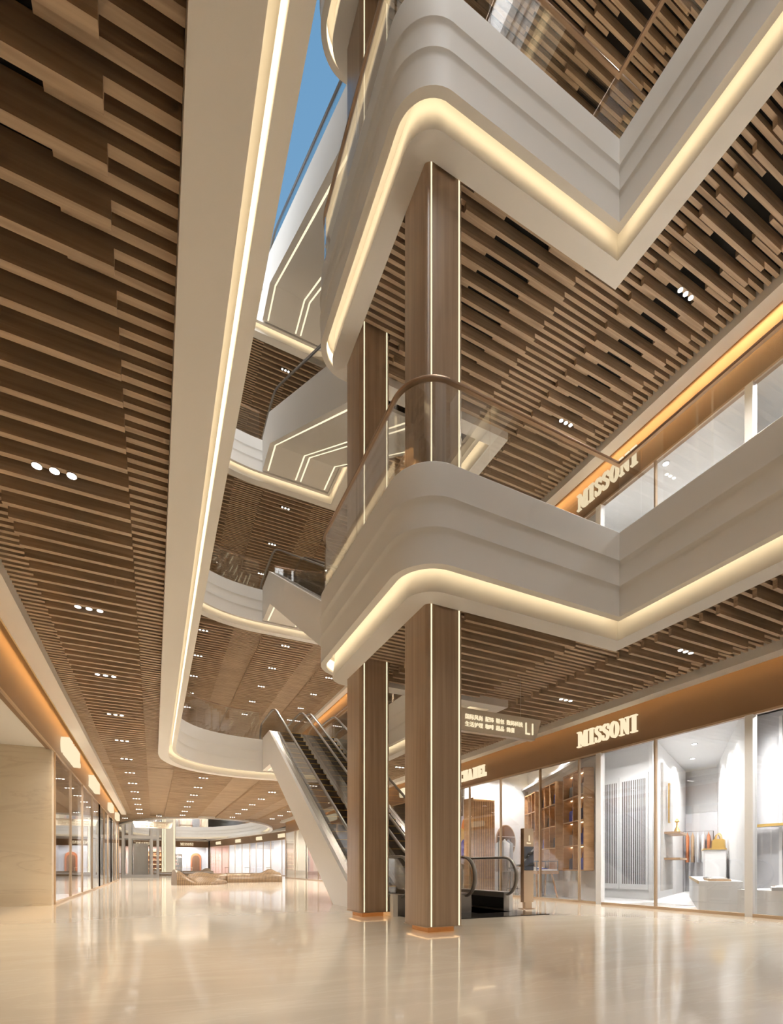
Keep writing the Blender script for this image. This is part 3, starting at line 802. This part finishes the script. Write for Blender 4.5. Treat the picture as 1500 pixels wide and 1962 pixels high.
def shop_unit(p0, p1, z, nm, style, depth=2.8, ceil=3.85, band=False, front=True, signtext=None, e=170, sides=True):
    loc, a, L = local(p0, p1, z)
    mb = MB().box(-.05, L + .05, depth, depth + .12, 0, ceil)
    if sides: mb.box(-.03, .03, .1, depth, 0, ceil).box(L - .03, L + .03, .1, depth, 0, ceil)
    struct(place(mb.build('wall_shop', ['white', 'ltgrey', 'cream', 'ltgrey', 'blush'][(style*2 + int(p0[1])) % 5]), loc, a))
    struct(place(MB().box(0, L, .1, depth, ceil, ceil + .05).build('ceiling_shop', 'white'), loc, a))
    struct(place(MB().box(0, L, .05, depth, .004, .012).build('floor_shop', ['white', 'shopmarble', 'ltgrey', 'rugcol'][style % 4]), loc, a))
    if front:
        t = thing('storefront', 'glass shop front of the %s' % nm, 'shop front'); n = max(1, round(L/2.2))
        for i in range(n):
            MB().box(L*i/n + .015, L*(i+1)/n - .015, -.006, .006, .05, 3.23).build('glass_panel', 'shopglass', t)
        for i in range(n + 1):
            MB().box(L*i/n - .015, L*i/n + .015, -.03, .03, 0, 3.23).build('mullion', 'champagne', t)
        MB().box(0, L, -.035, .035, 0, .05).build('bottom_rail', 'champagne', t)
        place(t, loc, a)
    if band:
        t = thing('sign_band', 'bronze sign band above the %s' % nm, 'sign band')
        MB().box(0, L, -.02, .10, 3.23, 3.96).build('bronze_panel', 'bronze', t)
        MB().box(0, L, -.42, .0, 3.96, 4.19).build('drop_soffit', 'plaster', t)
        place(t, loc, a)
    if signtext:
        o = sign(signtext, (0, 0, 0), (1, 0), (0, -1), .34, 1.5, .08, 'illuminated letters above the %s' % nm)
        place(o, loc, a, L/2 - .75, -.02, 3.42)
    shop_spot(loc, a, L*.5, depth*.45, ceil - .12, e*max(1, round(L/3)), 165)
    kinds = [(0, 1, 2), (1, 0, 3), (2, 3, 0), (3, 1, 0), (1, 2, 3)][style % 5]
    n = max(2, min(4, int(L/1.7)))
    G = ['tan', 'rust', 'lilac', 'ltgrey', 'brown', 'blush', 'navy']
    for i in range(n):
        s = L*(i + .5)/n; kd = kinds[i % 3]; wd = min(L/n*.78, 1.8)
        pos = ['left part', 'middle', 'right part', 'far right part'][i] if n > 1 else 'middle'
        if kd == 0: shelf_unit(loc, a, s, depth - .01, wd, 2.5, 'white display shelves, %s of the %s' % (pos, nm), 'white', G[(style + i) % 7], 5, 3)
        elif kd == 1: arch(loc, a, s, depth - .01, wd*.7, 2.6, 'arched niche, %s of the %s' % (pos, nm), ['blush', 'ltgrey', 'rust'][style % 3], ['brown', 'grey', 'ltgrey'][(style + i) % 3])
        elif kd == 2: shelf_unit(loc, a, s, depth - .01, wd, 2.8, 'timber display shelves, %s of the %s' % (pos, nm), 'shelfwood', G[(style + i + 3) % 7], 5, 3, True)
        else: rack(loc, a, s, depth*.7, wd*.8, 'rack, %s of the %s' % (pos, nm), (G[(style+i) % 7], G[(style + i + 2) % 7], 'ltgrey'))
    table(loc, a, L*.5, depth*.42, min(1.5, L*.3), .6, .75, 'table in the middle of the %s' % nm, ['shelfwood', 'white', 'cream'][style % 3])
    return loc, a, L

# right-hand ground floor row beyond the escalators
YR = [35.9, 30.5, 25.4, 20.0, 13.95]
for i in range(4):
    shop_unit((WR, YR[i]), (WR, YR[i+1]), 0, ['fourth shop past the escalators', 'third shop past the escalators', 'second shop past the escalators', 'first shop past the escalators'][i], i + 1, 3.2)
YL = [12.62, 17.2, 22.4, 28.3, 34.2]
for i in range(4):
    shop_unit((WL, YL[i]), (WL, YL[i+1]), 0, '%s left-row shop from the marble wall' % ORD[i], i + 2, 3.0, e=200)
for i in range(4):
    shop_unit((WR, YR[i]), (WR, YR[i+1]), H, '%s second-floor shop from the far end' % ORD[i], i, 3.2)
MB_ = MB().box(WL - .1, WL, BACK, 34.2, H, H + 3.24); struct(MB_.build('wall_left_upper', 'white'))
# far rotunda
RP = [(6.2, 64.2), (7.6, 58.5), (8.9, 52.5), (9.9, 47.0), (10.8, 41.8), (11.3, 36.4)]
for i in range(5):
    shop_unit(RP[i], RP[i+1], 0, '%s curved far shop from the corner' % ORD[i], i, 3.0, 3.9, True, True, 'MISSONI' if i % 2 else 'CHANEL', 220)
BP = [(-9, 66.2), (-3.4, 66.2), (1.2, 66.2), (6.2, 66.2)]
for i in range(3):
    shop_unit(BP[i], BP[i+1], 0, '%s ground-floor back shop from the left' % ORD[i], i + 3, 3.0, 3.9, True, True, ['CHANEL', 'CHANEL', 'MISSONI'][i], 260)
    shop_unit(BP[i], BP[i+1], H, '%s upper-floor back shop from the left' % ORD[i], i + 1, 3.0, 3.9, True, True, ['CHANEL', 'CHANEL', 'MISSONI'][i], 260)
struct(MB().box(-9.2, -9, 34.2, 66.2, 0, 4*H).build('wall_rotunda_left', 'plaster'))
struct(MB().box(-9, WL - .05, 34.1, 34.2, 0, 4*H).build('wall_rotunda_end', 'plaster'))
struct(MB().box(WR + .05, 15.9, 35.95, 36.1, 0, 4*H).build('wall_right_end', 'plaster'))

# ---- MISSONI: ground floor, right edge of the picture
def custom_shop(k):
    z = k*H; fl = 'ground floor' if k == 0 else 'second floor'
    storefront(1, BACK, 4.69, [-5, -2, 1.2], k, 'glass shop front at the right edge, %s' % fl)
    storefront(1, 4.81, 7.66, [6.41], k, 'glass front of the white corridor shop between two white posts, %s' % fl)
    for y0, y1, nm in ((4.69, 4.81, 'right'), (7.68, 7.81, 'left')):
        o = MB().box(WR - .03, WR + .09, y0, y1, z, z + 3.235).build('post', 'white')
        tag(o, 'white vertical post at the %s end of the white corridor shop front, %s' % (nm, fl), 'post')
    MB_ = MB()
    # diagonal party wall towards CHANEL, corridor walls, back wall
    MB_.obox((10.3, 10.85), (.42, .907), 6.35, .10, z, z + 3.88)
    struct(MB_.build('wall_party', 'white'))
    struct(MB().obox((13.05, 9.25), (.891, .454), 5.5, .08, z, z + 3.88).build('wall_corridor_left', 'white'))
    struct(MB().obox((12.55, 7.31), (.816, .578), 7.3, .08, z, z + 3.88).build('wall_corridor_right', 'white'))
    struct(MB().box(15.7, 15.8, BACK, 14, z, z + 3.88).build('wall_shop_back', 'white'))
    struct(MB().box(8.72, 15.7, BACK, 14, z + .003, z + .01).build('floor_shop', 'white'))
    # slatted double door
    t = thing('slatted_cabinet', 'white double-door cabinet with dark vertical slots in the white corridor shop, %s' % fl, 'cabinet', (10.6, 8.72, z))
    MB().box(0, .12, -.72, 1.35, 0, 3.3).build('carcass', 'white', t)
    struct(MB().box(10.73, 10.8, 8.0, 11.2, z, z + 3.88).build('wall_shop', 'white'))
    for y0 in (-.66, .16):
        d_ = MB().box(-.03, 0, y0, y0 + .78, .25, 3.05).build('door', 'white', t)
        mb = MB()
        for i in range(13): mb.box(-.034, -.029, y0 + .06 + i*.052, y0 + .084 + i*.052, .38, 2.92)
        mb.build('slot', 'slatgap', d_)['kind'] = 'stuff'
    for i, (x, y) in enumerate(((9.3, 8.2), (9.6, 6.9), (10.9, 7.2), (12.2, 8.0), (13.8, 9.1), (9.2, 5.0), (9.6, 2.6), (9.7, 4.1))):  # the one nearest the right post is added to brighten the dark sub-room
        o = thing('downlight', 'small recessed ceiling downlight, %s from the window in the white corridor shop, %s' % (ORD[i], fl), 'downlight', (x, y, z + 3.865), 0, 'downlights in the white corridor shop, %s' % fl)
        MB().cyl((0, 0), .075, .0, .015, 16).build('trim_ring', 'ltgrey', o); MB().cyl((0, 0), .055, -.004, .001, 16).build('lens', 'lens', o)
        lamp_spot(x, y, z + 3.83, [24, 20, 18, 28, 42, 40, 24, 50][i], 150, (1, .98, .95))
custom_shop(0); custom_shop(1)
struct(MB().box(8.72, 15.7, BACK, 14, 3.88, 3.9).build('ceiling_shop', 'white'))
struct(MB().box(8.72, 15.7, BACK, 14, 3.88 + H, 3.9 + H).build('ceiling_shop', 'white'))
storefront(1, 7.81, 13.95, [8.295, 9.55, 11.1, 12.6], 0, 'glass front of the handbag shop with the handbag shelves')
storefront(1, 7.81, 13.95, [9.55, 11.1, 12.6], 1, 'second floor glass front beside the white corridor shop, towards the escalators')
for k in (0, 1):
    struct(MB().box(WR + .1, 15.7, 13.9, 14.0, k*H, k*H + 3.88).build('wall_shop_side', 'white'))
    for x, y in ((9.5, 10), (10.3, 12.4), (9.4, 12.6)): lamp_spot(x, y, k*H + 3.8, 19, 150, (1, .98, .95))
# corridor end: opening with hanging clothes
t = thing('doorway_frame', 'grey doorway at the end of the white corridor in the white corridor shop', 'doorway', (15.5, 9.95, 0))
MB().box(0, .1, -.5, .5, 0, 2.5).build('dark_opening', 'ltgrey', t)
rack((15.2, 9.85, 0), math.radians(-62), 0, 0, .8, 'rack at the end of the white corridor', ('rust', 'tan', 'ltgrey', 'white'), 1.9)
# low counter with trays
cu, cv = (.816, .578), (-.578, .816)
t = thing('display_counter', 'long low white counter with brass edge running into the white corridor shop', 'display counter', (11.2, 6.72, 0), math.atan2(cu[1], cu[0]))
MB().box(-2.6, 2.4, -.1, .55, .01, .55).build('body', 'white', t); MB().box(-2.6, 2.4, .55, .56, .50, .56).build('brass_edge', 'gold', t)
ca = math.atan2(cu[1], cu[0])
def on_counter(s, d): return (11.2 + s*math.cos(ca) - d*math.sin(ca), 6.72 + s*math.sin(ca) + d*math.cos(ca))
for i, (s, d, w_, l_, m_, nm) in enumerate(((-1.0, .2, .34, .5, 'darkmetal', 'black tray with white cards, far one'), (-1.7, .2, .26, .42, 'brown', 'dark red tray, middle one'), (-2.25, .25, .34, .5, 'tan', 'woven tan tray, near one'))):
    x, y = on_counter(s, d)
    t = thing('tray', nm + ' on the low white counter', 'tray', (x, y, .55), ca + .1)
    MB().box(-l_/2, l_/2, -w_/2, w_/2, 0, .035).build('tray_body', m_, t)
    MB().box(-l_/2 + .05, -.02, -w_/2 + .05, w_/2 - .05, .035, .05).build('card', 'white', t); MB().box(.03, l_/2 - .05, -w_/2 + .05, w_/2 - .05, .035, .05).build('card', 'white', t)
def handbag(loc, w, h, mat, label, rz=0., grp=None):
    t = thing('handbag', label, 'handbag', loc, rz, grp)
    P = [(-w*.5, 0), (w*.5, 0), (w*.46, h*.55), (w*.34, h*.62), (-w*.34, h*.62), (-w*.46, h*.55)]
    MB().prism(P, lambda p: (p[0], -w*.16, p[1]), lambda p: (p[0], w*.16, p[1])).build('body', mat, t)
    MB().tube([(w*.24*math.cos(math.radians(q)), 0, h*.60 + h*.38*math.sin(math.radians(q))) for q in range(0, 181, 20)], (.010, .010), 6).build('handle', mat, t)
    return t
# brass-topped plinth with gold handbags
t = thing('plinth', 'white plinth with brass shelf against the corridor wall', 'plinth', (12.75, 7.75, 0), ca)
MB().box(-.45, .45, -.12, .3, 0, 1.22).build('body', 'white', t); MB().box(-.5, .5, -.14, .34, 1.22, 1.25).build('brass_top', 'gold', t)
for i, s in enumerate((-.28, .02, .3)):
    handbag((12.75 + s*cu[0], 7.75 + s*cu[1], 1.25), .26, .38, ['gold', 'gold', 'brown'][i], '%s handbag of the three on the brass shelf' % ['near gold', 'middle gold', 'far brown'][i], ca + 1.2)
# ribbed panel with marble-edged shelves
t = thing('ribbed_screen', 'ribbed translucent white screen with two shelves left of the corridor', 'screen', (10.2, 7.3, 0), math.atan2(.454, .891))
mb = MB()
for i in range(26): mb.box(-.62 + i*.05, -.585 + i*.05, -.02, .02, .3, 3.0)
mb.build('rib', 'white', t)['kind'] = 'stuff'
MB().box(-.62, .68, .02, .03, .3, 3.0).build('back_sheet', 'ltgrey', t)
for zz in (.95, 1.5): MB().box(-.5, .5, -.32, -.02, zz, zz + .045).build('shelf', 'tan', t)
o = MB().lathe((10.1, 7.0, 1.545), [(.0, 0), (.07, 0), (.05, .05), (.015, .12), (.015, .2), (.05, .22), (.0, .3)], 10).build('sandal_stand', 'gold', None, 50); tag(o, 'small gold ornament on the upper shelf of the ribbed screen', 'ornament')
t = thing('wall_mirror', 'tall narrow gold-framed mirror hanging on the ribbed screen', 'mirror', (10.05, 7.16, 1.75), math.atan2(.454, .891))
MB().box(-.06, .06, -.03, .0, 0, .85).build('frame', 'gold', t); MB().box(-.04, .04, -.035, -.029, .03, .82).build('glass_face', 'ltgrey', t)
o = MB().box(9.0, 11.0, 5.0, 6.2, .011, .02)
o = o.build('rug', 'rugcol'); tag(o, 'pale grey-beige rug on the white shop floor behind the white corridor shop glass', 'rug')
o = MB().box(8.8, 9.9, 6.5, 7.5, .011, .016).build('terrazzo_mat', 'shopmarble'); tag(o, 'speckled mat on the shop floor in front of the slatted cabinet', 'mat')
# right-hand sub-room: ribbed backdrop with hanging shelves and trays
t = thing('ribbed_backdrop', 'white ribbed wall panel behind the shelves at the right edge', 'wall panel', (10.5, 4.2, 0))
mb = MB()
for i in range(50): mb.box(-.03, 0, -3.4 + i*.09, -3.35 + i*.09, .0, 3.6)
mb.build('rib', 'white', t)['kind'] = 'stuff'; MB().box(0, .08, -3.5, 1.6, 0, 3.7).build('panel', 'ltgrey', t)
t = thing('display_plinth', 'large white display plinth with trays at the right edge', 'display plinth', (9.7, 4.5, 0))
MB().box(-.75, .65, -2.2, .62, .011, .42).build('body', 'white', t)
for i, (x, y, rz, m_) in enumerate(((9.25, 4.55, .5, 'ltgrey'), (9.95, 4.85, .3, 'tan'), (9.4, 4.0, .4, 'grey'), (10.0, 4.3, .6, 'brown'))):
    t = thing('tray', '%s tray on the large white plinth at the right edge' % ['near pale', 'far tan', 'near grey', 'far brown'][i], 'tray', (x, y, .42), rz)
    MB().box(-.3, .3, -.19, .19, 0, .05).build('tray_body', m_, t); MB().box(-.24, .24, -.13, .13, .05, .06).build('liner', 'white', t)
t = thing('wall_shelf', 'white wall shelf with brass edge on the ribbed panel', 'shelf', (10.25, 4.9, 1.55))
MB().box(.02, .2, -.9, .7, 0, .05).build('board', 'white', t); MB().box(.01, .02, -.9, .7, 0, .05).build('edge', 'gold', t)
o = MB().lathe((10.3, 5.0, 1.6), [(0, 0), (.09, 0), (.07, .03), (.02, .1), (.05, .25), (.02, .34), (0, .36)], 10).build('vase', 'gold', None, 50); tag(o, 'gold ornament on the wall shelf at the right edge', 'ornament')

# ---- CHANEL: diagonal handbag wall
WA = math.atan2(.907, .42); wl0 = (8.98, 8.02)
def on_wall(s, d, z=0): return (wl0[0] + s*.42 - d*.907, wl0[1] + s*.907 + d*.42, z)
BAGN = 0
for j, (s0, s1, cols) in enumerate(((.2, 1.5, 2), (2.1, 3.5, 3), (3.9, 5.0, 3))):
    t = thing('shelf_wall', 'lit timber handbag shelves, %s of three on the slanted wall' % ['nearest', 'middle', 'farthest'][j], 'shelf unit', on_wall((s0+s1)/2, .06, 0), WA)
    w_ = s1 - s0; z0, z1 = .72, 3.05; rows = 4
    MB().box(-w_/2, w_/2, 0, .02, z0, z1).build('back_panel', 'shelfwood', t)
    mb = MB()
    for c in range(cols + 1): x = -w_/2 + w_*c/cols; mb.box(x - .018, x + .018, .02, .24, z0, z1)
    mb.build('divider', 'shelfwood', t)
    mb = MB(); gl = MB()
    for r in range(rows + 1):
        zz = z0 + (z1-z0)*r/rows; mb.box(-w_/2, w_/2, .02, .24, zz - .015, zz + .015)
        if r: gl.box(-w_/2 + .03, w_/2 - .03, .04, .06, zz - .03, zz - .018)
    mb.build('shelf', 'shelfwood', t); gl.build('light_strip', 'shelfglow', t)
    for c in range(cols):
        for r in range(rows):
            if (c + r + j) % 2 == 0 or j == 0:
                sx = s0 + w_*(c + .5)/cols; BAGN += 1
                m_ = ['blue', 'blue', 'navy', 'brown', 'blue', 'shoe'][(c*2 + r + j) % 6]
                handbag(on_wall(sx, .16, z0 + (z1-z0)*r/rows + .015), .32, .44, m_, '%s handbag, row %s from the bottom, column %s from the window, %s shelves' % ({'blue': 'blue', 'navy': 'navy', 'brown': 'brown', 'shoe': 'black'}[m_], ['one', 'two', 'three', 'four'][r], ['one', 'two', 'three'][c], ['nearest', 'middle', 'farthest'][j]), WA, 'handbags on the lit shelves')
t = thing('wall_cove', 'warm light cove along the top of the slanted handbag wall', 'cove light', on_wall(3.0, .06, 3.3), WA)
MB().box(-2.9, 2.9, 0, .22, 0, .06).build('shelf_board', 'white', t); MB().box(-2.85, 2.85, .03, .08, .061, .07).build('light_strip', 'shelfglow', t)
# glass display table
t = thing('display_case', 'glass display case with blue items on slanted timber legs', 'display case', on_wall(2.2, .64), WA)
MB().box(-.55, .55, -.28, .28, .62, .70).build('table_top', 'shelfwood', t)
MB().box(-.5, .5, -.27, .27, .70, .74).build('white_tray', 'white', t)
mb = MB()
for sx in (-1, 1):
    for sy in (-1, 1): mb.box(sx*.5 - .008, sx*.5 + .008, sy*.27 - .008, sy*.27 + .008, .7, .95)
mb.box(-.5, .5, -.278, -.262, .94, .955).box(-.5, .5, .262, .278, .94, .955).box(-.508, -.492, -.27, .27, .94, .955).box(.492, .508, -.27, .27, .94, .955)
mb.build('case_frame', 'darkmetal', t)
for sx in (-1, 1):
    for sy in (-1, 1): MB().tube([(sx*.25, sy*.2, .62), (sx*.5, sy*.26, 0)], (.025, .025), 6).build('leg', 'shelfwood', t)
for i, s in enumerate((-.25, .1)):
    o = MB().box(-.08, .08, -.05, .05, 0, .03).build('blue_wallet', 'blue'); o.location = on_wall(2.2 + s, .64, .74); o.rotation_euler[2] = WA + .3
    tag(o, '%s blue wallet in the glass display case' % ['near', 'far'][i], 'wallet')
for i, s in enumerate((3.5, 4.8)):
    t = thing('low_display_table', 'long white low display table, %s behind the glass case' % ORD[i], 'display table', on_wall(s, .68), WA)
    MB().box(-.6, .6, -.32, .32, .66, .8).build('table_top', 'white', t); MB().box(-.5, .5, -.25, .25, .011, .66).build('base', 'white', t)
# back of the handbag shop: wardrobe nook, round mirror, rack
struct(MB().obox((10.2, 13.2), (1, -.1), 2.6, .1, 0, 3.88).build('wall_handbag_shop_back', 'white'))
t = thing('wardrobe_nook', 'warm lit timber wardrobe nook at the back of the handbag shop', 'wardrobe', (9.1, 12.55, 0), 0)
MB().box(-.38, .42, 0, .5, .01, 2.9).build('panelling', 'shelfwood', t); MB().box(-.36, .40, -.03, .0, 2.86, 2.9).build('light_strip', 'shelfglow', t)
mb = MB()
for i in range(9): mb.box(-.34 + i*.085, -.325 + i*.085, -.006, .0, .05, 2.8)
mb.build('groove', 'brown', t)['kind'] = 'stuff'
t = thing('round_mirror', 'large round bronze mirror on the back wall of the handbag shop', 'mirror', (10.35, 13.08, 1.62), 0)
MB().prism([(.40*math.cos(q*math.pi/16), .55*math.sin(q*math.pi/16)) for q in range(32)], lambda p: (p[0], -.03, p[1]), lambda p: (p[0], 0, p[1])).build('rim', 'champagne', t)
MB().prism([(.37*math.cos(q*math.pi/16), .52*math.sin(q*math.pi/16)) for q in range(32)], lambda p: (p[0], -.035, p[1]), lambda p: (p[0], -.03, p[1])).build('mirror_face', 'brown', t)
for zz in (-.15, .15): MB().box(-.34, .34, -.06, -.035, zz, zz + .015).build('rail', 'white', t)
rack((9.15, 11.6, 0), math.radians(20), 0, 0, .62, 'rack with grey coats in the handbag shop', ('ltgrey', 'white', 'grey'), 1.62)
t = thing('side_table', 'small timber table with black-edged tray beside the coats', 'side table', (9.75, 11.9, 0), .3)
MB().box(-.3, .3, -.2, .2, .78, .82).build('table_top', 'shelfwood', t)
for sx in (-1, 1): MB().tube([(sx*.18, 0, .78), (sx*.27, 0, 0)], (.02, .02), 6).build('leg', 'shelfwood', t)
o = MB().box(-.2, .2, -.13, .13, 0, .05).build('tray', 'darkmetal'); o.location = (9.75, 11.9, .82); o.rotation_euler[2] = .3; tag(o, 'black-edged tray on the small timber side table', 'tray')
t = thing('bar_stool', 'thin black wire stool standing on the marble shop floor', 'stool', (8.98, 11.0, 0), .2)
for q in (0, 120, 240):
    c, s_ = math.cos(math.radians(q)), math.sin(math.radians(q)); MB().tube([(.1*c, .1*s_, .75), (.2*c, .2*s_, .01)], (.009, .009), 6).build('leg', 'darkmetal', t)
MB().tube([(.17*math.cos(q*math.pi/8), .17*math.sin(q*math.pi/8), .2) for q in range(16)], (.008, .008), 6, True).build('foot_ring', 'darkmetal', t)
MB().cyl((0, 0), .14, .75, .78, 16).build('seat', 'darkmetal', t)
struct(MB().quad((8.7, 7.9, .013), (12.4, 13.9, .013), (8.7, 13.9, .013)).build('floor_handbag_shop', 'shopmarble'))
# colourful next shop seen right beside the column
t = thing('colour_panel', 'colourful painted panel with round shapes beyond the first shop post', 'artwork', (8.78, 13.2, .9), 0)
MB().box(0, .03, -.45, .45, 0, 1.5).build('board', 'lilac', t)
for i, (y, zz, r, m_) in enumerate(((-.2, 1.1, .28, 'orange'), (.1, .8, .26, 'gold'), (-.1, .45, .25, 'blue'), (.25, .3, .2, 'purple'))):
    MB().prism([(y + r*math.cos(q*math.pi/8), zz + r*1.3*math.sin(q*math.pi/8)) for q in range(16)], lambda p: (-.004 - i*.002, p[0], p[1]), lambda p: (0, p[0], p[1])).build('painted_round', m_, t)

# ------------------------------------------------------------------ sculptural slatted benches
def bench(loc, rz, L, W, hp, label):
    """loft of upright slats along the length; hp(t) -> (height at back, height at front)"""
    t = thing('slatted_bench', label, 'bench', loc, rz, 'sculptural timber benches')
    n = 64; mb = MB(); m = 10
    for i in range(n + 1):
        u = i/n; hb, hf, wd, off = hp(u); x = (u - .5)*L
        for k in range(m + 1):
            v = k/m; y = (v - .5)*W*wd + off
            e = math.sin(math.pi*min(1, max(0, v)))**.35 if 0 < v < 1 else 0
            h = (hf + (hb - hf)*(v**1.6))*(.25 + .75*e)
            mb.v.append((x, y, max(h, .01) + (.006 if i % 2 else 0)))
        mb.v.append((x, .5*W*wd + off, .0)); mb.v.append((x, -.5*W*wd + off, .0))
    q = m + 3
    for i in range(n):
        for k in range(q): mb.f.append((i*q + k, i*q + (k+1) % q, (i+1)*q + (k+1) % q, (i+1)*q + k))
    mb.f.append(tuple(range(q))[::-1]); mb.f.append(tuple(range(n*q, (n+1)*q)))
    mb.build('slatted_body', 'loungewood', t, 50)
    MB().box(-L*.42, L*.42, -.2, .2, 0, .03).build('base', 'brown', t)
    return t
sm = lambda a, b, x: (lambda q: q*q*(3 - 2*q))(max(0, min(1, (x - a)/(b - a))))
bench((1.92, 24.1, 0), .18, 2.25, 1.1, lambda u: (.74 - .36*sm(0, .35, u) + .16*sm(.35, .55, u)*(1 - sm(.65, .95, u)) - .22*sm(.75, 1, u), .66 - .48*sm(0, .4, u) - .02*u, 1 - .85*sm(.6, 1, u), -.15*sm(.3, 1, u)), 'pale timber slatted bench with high rounded left end, tapering to a point at right')
bench((2.55, 26.6, 0), .1, 1.9, 1.0, lambda u: (.5 + .18*sm(.0, .25, u)*(1 - sm(.3, .6, u)), .42, 1 - .5*sm(.7, 1, u), 0), 'timber slatted bench half hidden behind the pointed bench')
bench((4.75, 26.8, 0), -.02, 2.75, 1.1, lambda u: (.5 + .42*sm(.60, .82, u)*(1 - .8*sm(.84, 1, u)), .46, 1, 0), 'long timber slatted bench with a raised hump at its right end')
bench((1.3, 52.0, 0), 0, 2.6, 1.2, lambda u: (.85 - .5*sm(0, .3, u), .5 - .2*sm(0, .3, u), 1, 0), 'small far timber bench at the foot of the far column')
bench((3.9, 52.5, 0), 0, 2.9, 1.2, lambda u: (.45 + .5*sm(.55, .8, u)*(1 - sm(.85, 1, u)), .4, 1, 0), 'small far timber bench with a hump, right of the far column')

# ------------------------------------------------------------------ glass lift in the far atrium
t = thing('glass_lift', 'tall glass lift shaft with pale grey posts rising through the far oval', 'lift', (-.85, 43.6, 0))
fr = MB()
for x in (-1.22, -.78, .72, 1.16):
    for y in (-.9, .9): fr.box(x - .09, x + .09, y - .09, y + .09, 0, 3*H)
fr.build('post', 'white', t)
fr = MB()
for z in (0.05, 3.05, H + .1, H + 3.1, 2*H + .1):
    for y in (-.9, .9): fr.box(-1.3, 1.25, y - .07, y + .07, z - .1, z + .15)
    for x in (-1.22, 1.16): fr.box(x - .07, x + .07, -.9, .9, z - .1, z + .15)
fr.build('crossbar', 'white', t)
MB().box(-.7, -.62, -.86, .86, .2, 3*H).box(.55, .63, -.86, .86, .2, 3*H).build('guide_rail', 'white', t)
MB().box(-1.14, 1.08, -.93, -.92, .2, 3*H - .2).build('glass_panel', 'shopglass', t)
MB().box(-1.3, 1.25, -1.0, 1.0, 0, .12).build('base', 'white', t)
MB().box(-.55, .48, -.7, .7, .14, 2.6).build('lift_car', 'white', t)

# ------------------------------------------------------------------ camera, world, sun
cam = bpy.data.cameras.new('camera'); co = bpy.data.objects.new('camera', cam); COL.objects.link(co)
cam.sensor_fit = 'HORIZONTAL'; cam.sensor_width = 36; cam.lens = 956/1500*36; cam.shift_y = 680/1500; cam.clip_start = .02; cam.clip_end = 300
co.location = (0, 0, .8); co.rotation_euler = (math.pi/2, 0, -math.radians(25.5))
SC.camera = co
w = bpy.data.worlds.new('world'); SC.world = w; w.use_nodes = True; nt = w.node_tree; nt.nodes.clear()
wo = nt.nodes.new('ShaderNodeOutputWorld'); bg = nt.nodes.new('ShaderNodeBackground')
tc = nt.nodes.new('ShaderNodeTexCoord'); sp = nt.nodes.new('ShaderNodeSeparateXYZ'); rp = nt.nodes.new('ShaderNodeValToRGB')
nt.links.new(tc.outputs['Generated'], sp.inputs[0]); nt.links.new(sp.outputs['Z'], rp.inputs[0])
rp.color_ramp.elements[0].position = 0; rp.color_ramp.elements[0].color = (.20, .31, .43, 1)
rp.color_ramp.elements[1].position = 1; rp.color_ramp.elements[1].color = (.06, .15, .26, 1)
nt.links.new(rp.outputs[0], bg.inputs[0]); nt.links.new(bg.outputs[0], wo.inputs[0]); bg.inputs[1].default_value = 1.0
sl = bpy.data.lights.new('sun', 'SUN'); sl.energy = 5.0; sl.angle = math.radians(80); sl.color = (1, .97, .93)
so = bpy.data.objects.new('sun', sl); COL.objects.link(so); so.rotation_euler = (math.radians(30), math.radians(-14), 0)

SC.view_settings.view_transform = 'Standard'; SC.view_settings.look = 'None'; SC.view_settings.exposure = 1.0; SC.view_settings.gamma = 1
SC.view_settings.use_curve_mapping = False
SC.cycles.use_adaptive_sampling = True; SC.cycles.adaptive_threshold = .08; SC.cycles.adaptive_min_samples = 20
SC.cycles.max_bounces = 7; SC.cycles.diffuse_bounces = 4; SC.cycles.glossy_bounces = 3; SC.cycles.transparent_max_bounces = 20; SC.cycles.sample_clamp_indirect = 6
SC.cycles.caustics_reflective = False; SC.cycles.caustics_refractive = False
SC.cycles.use_denoising = True
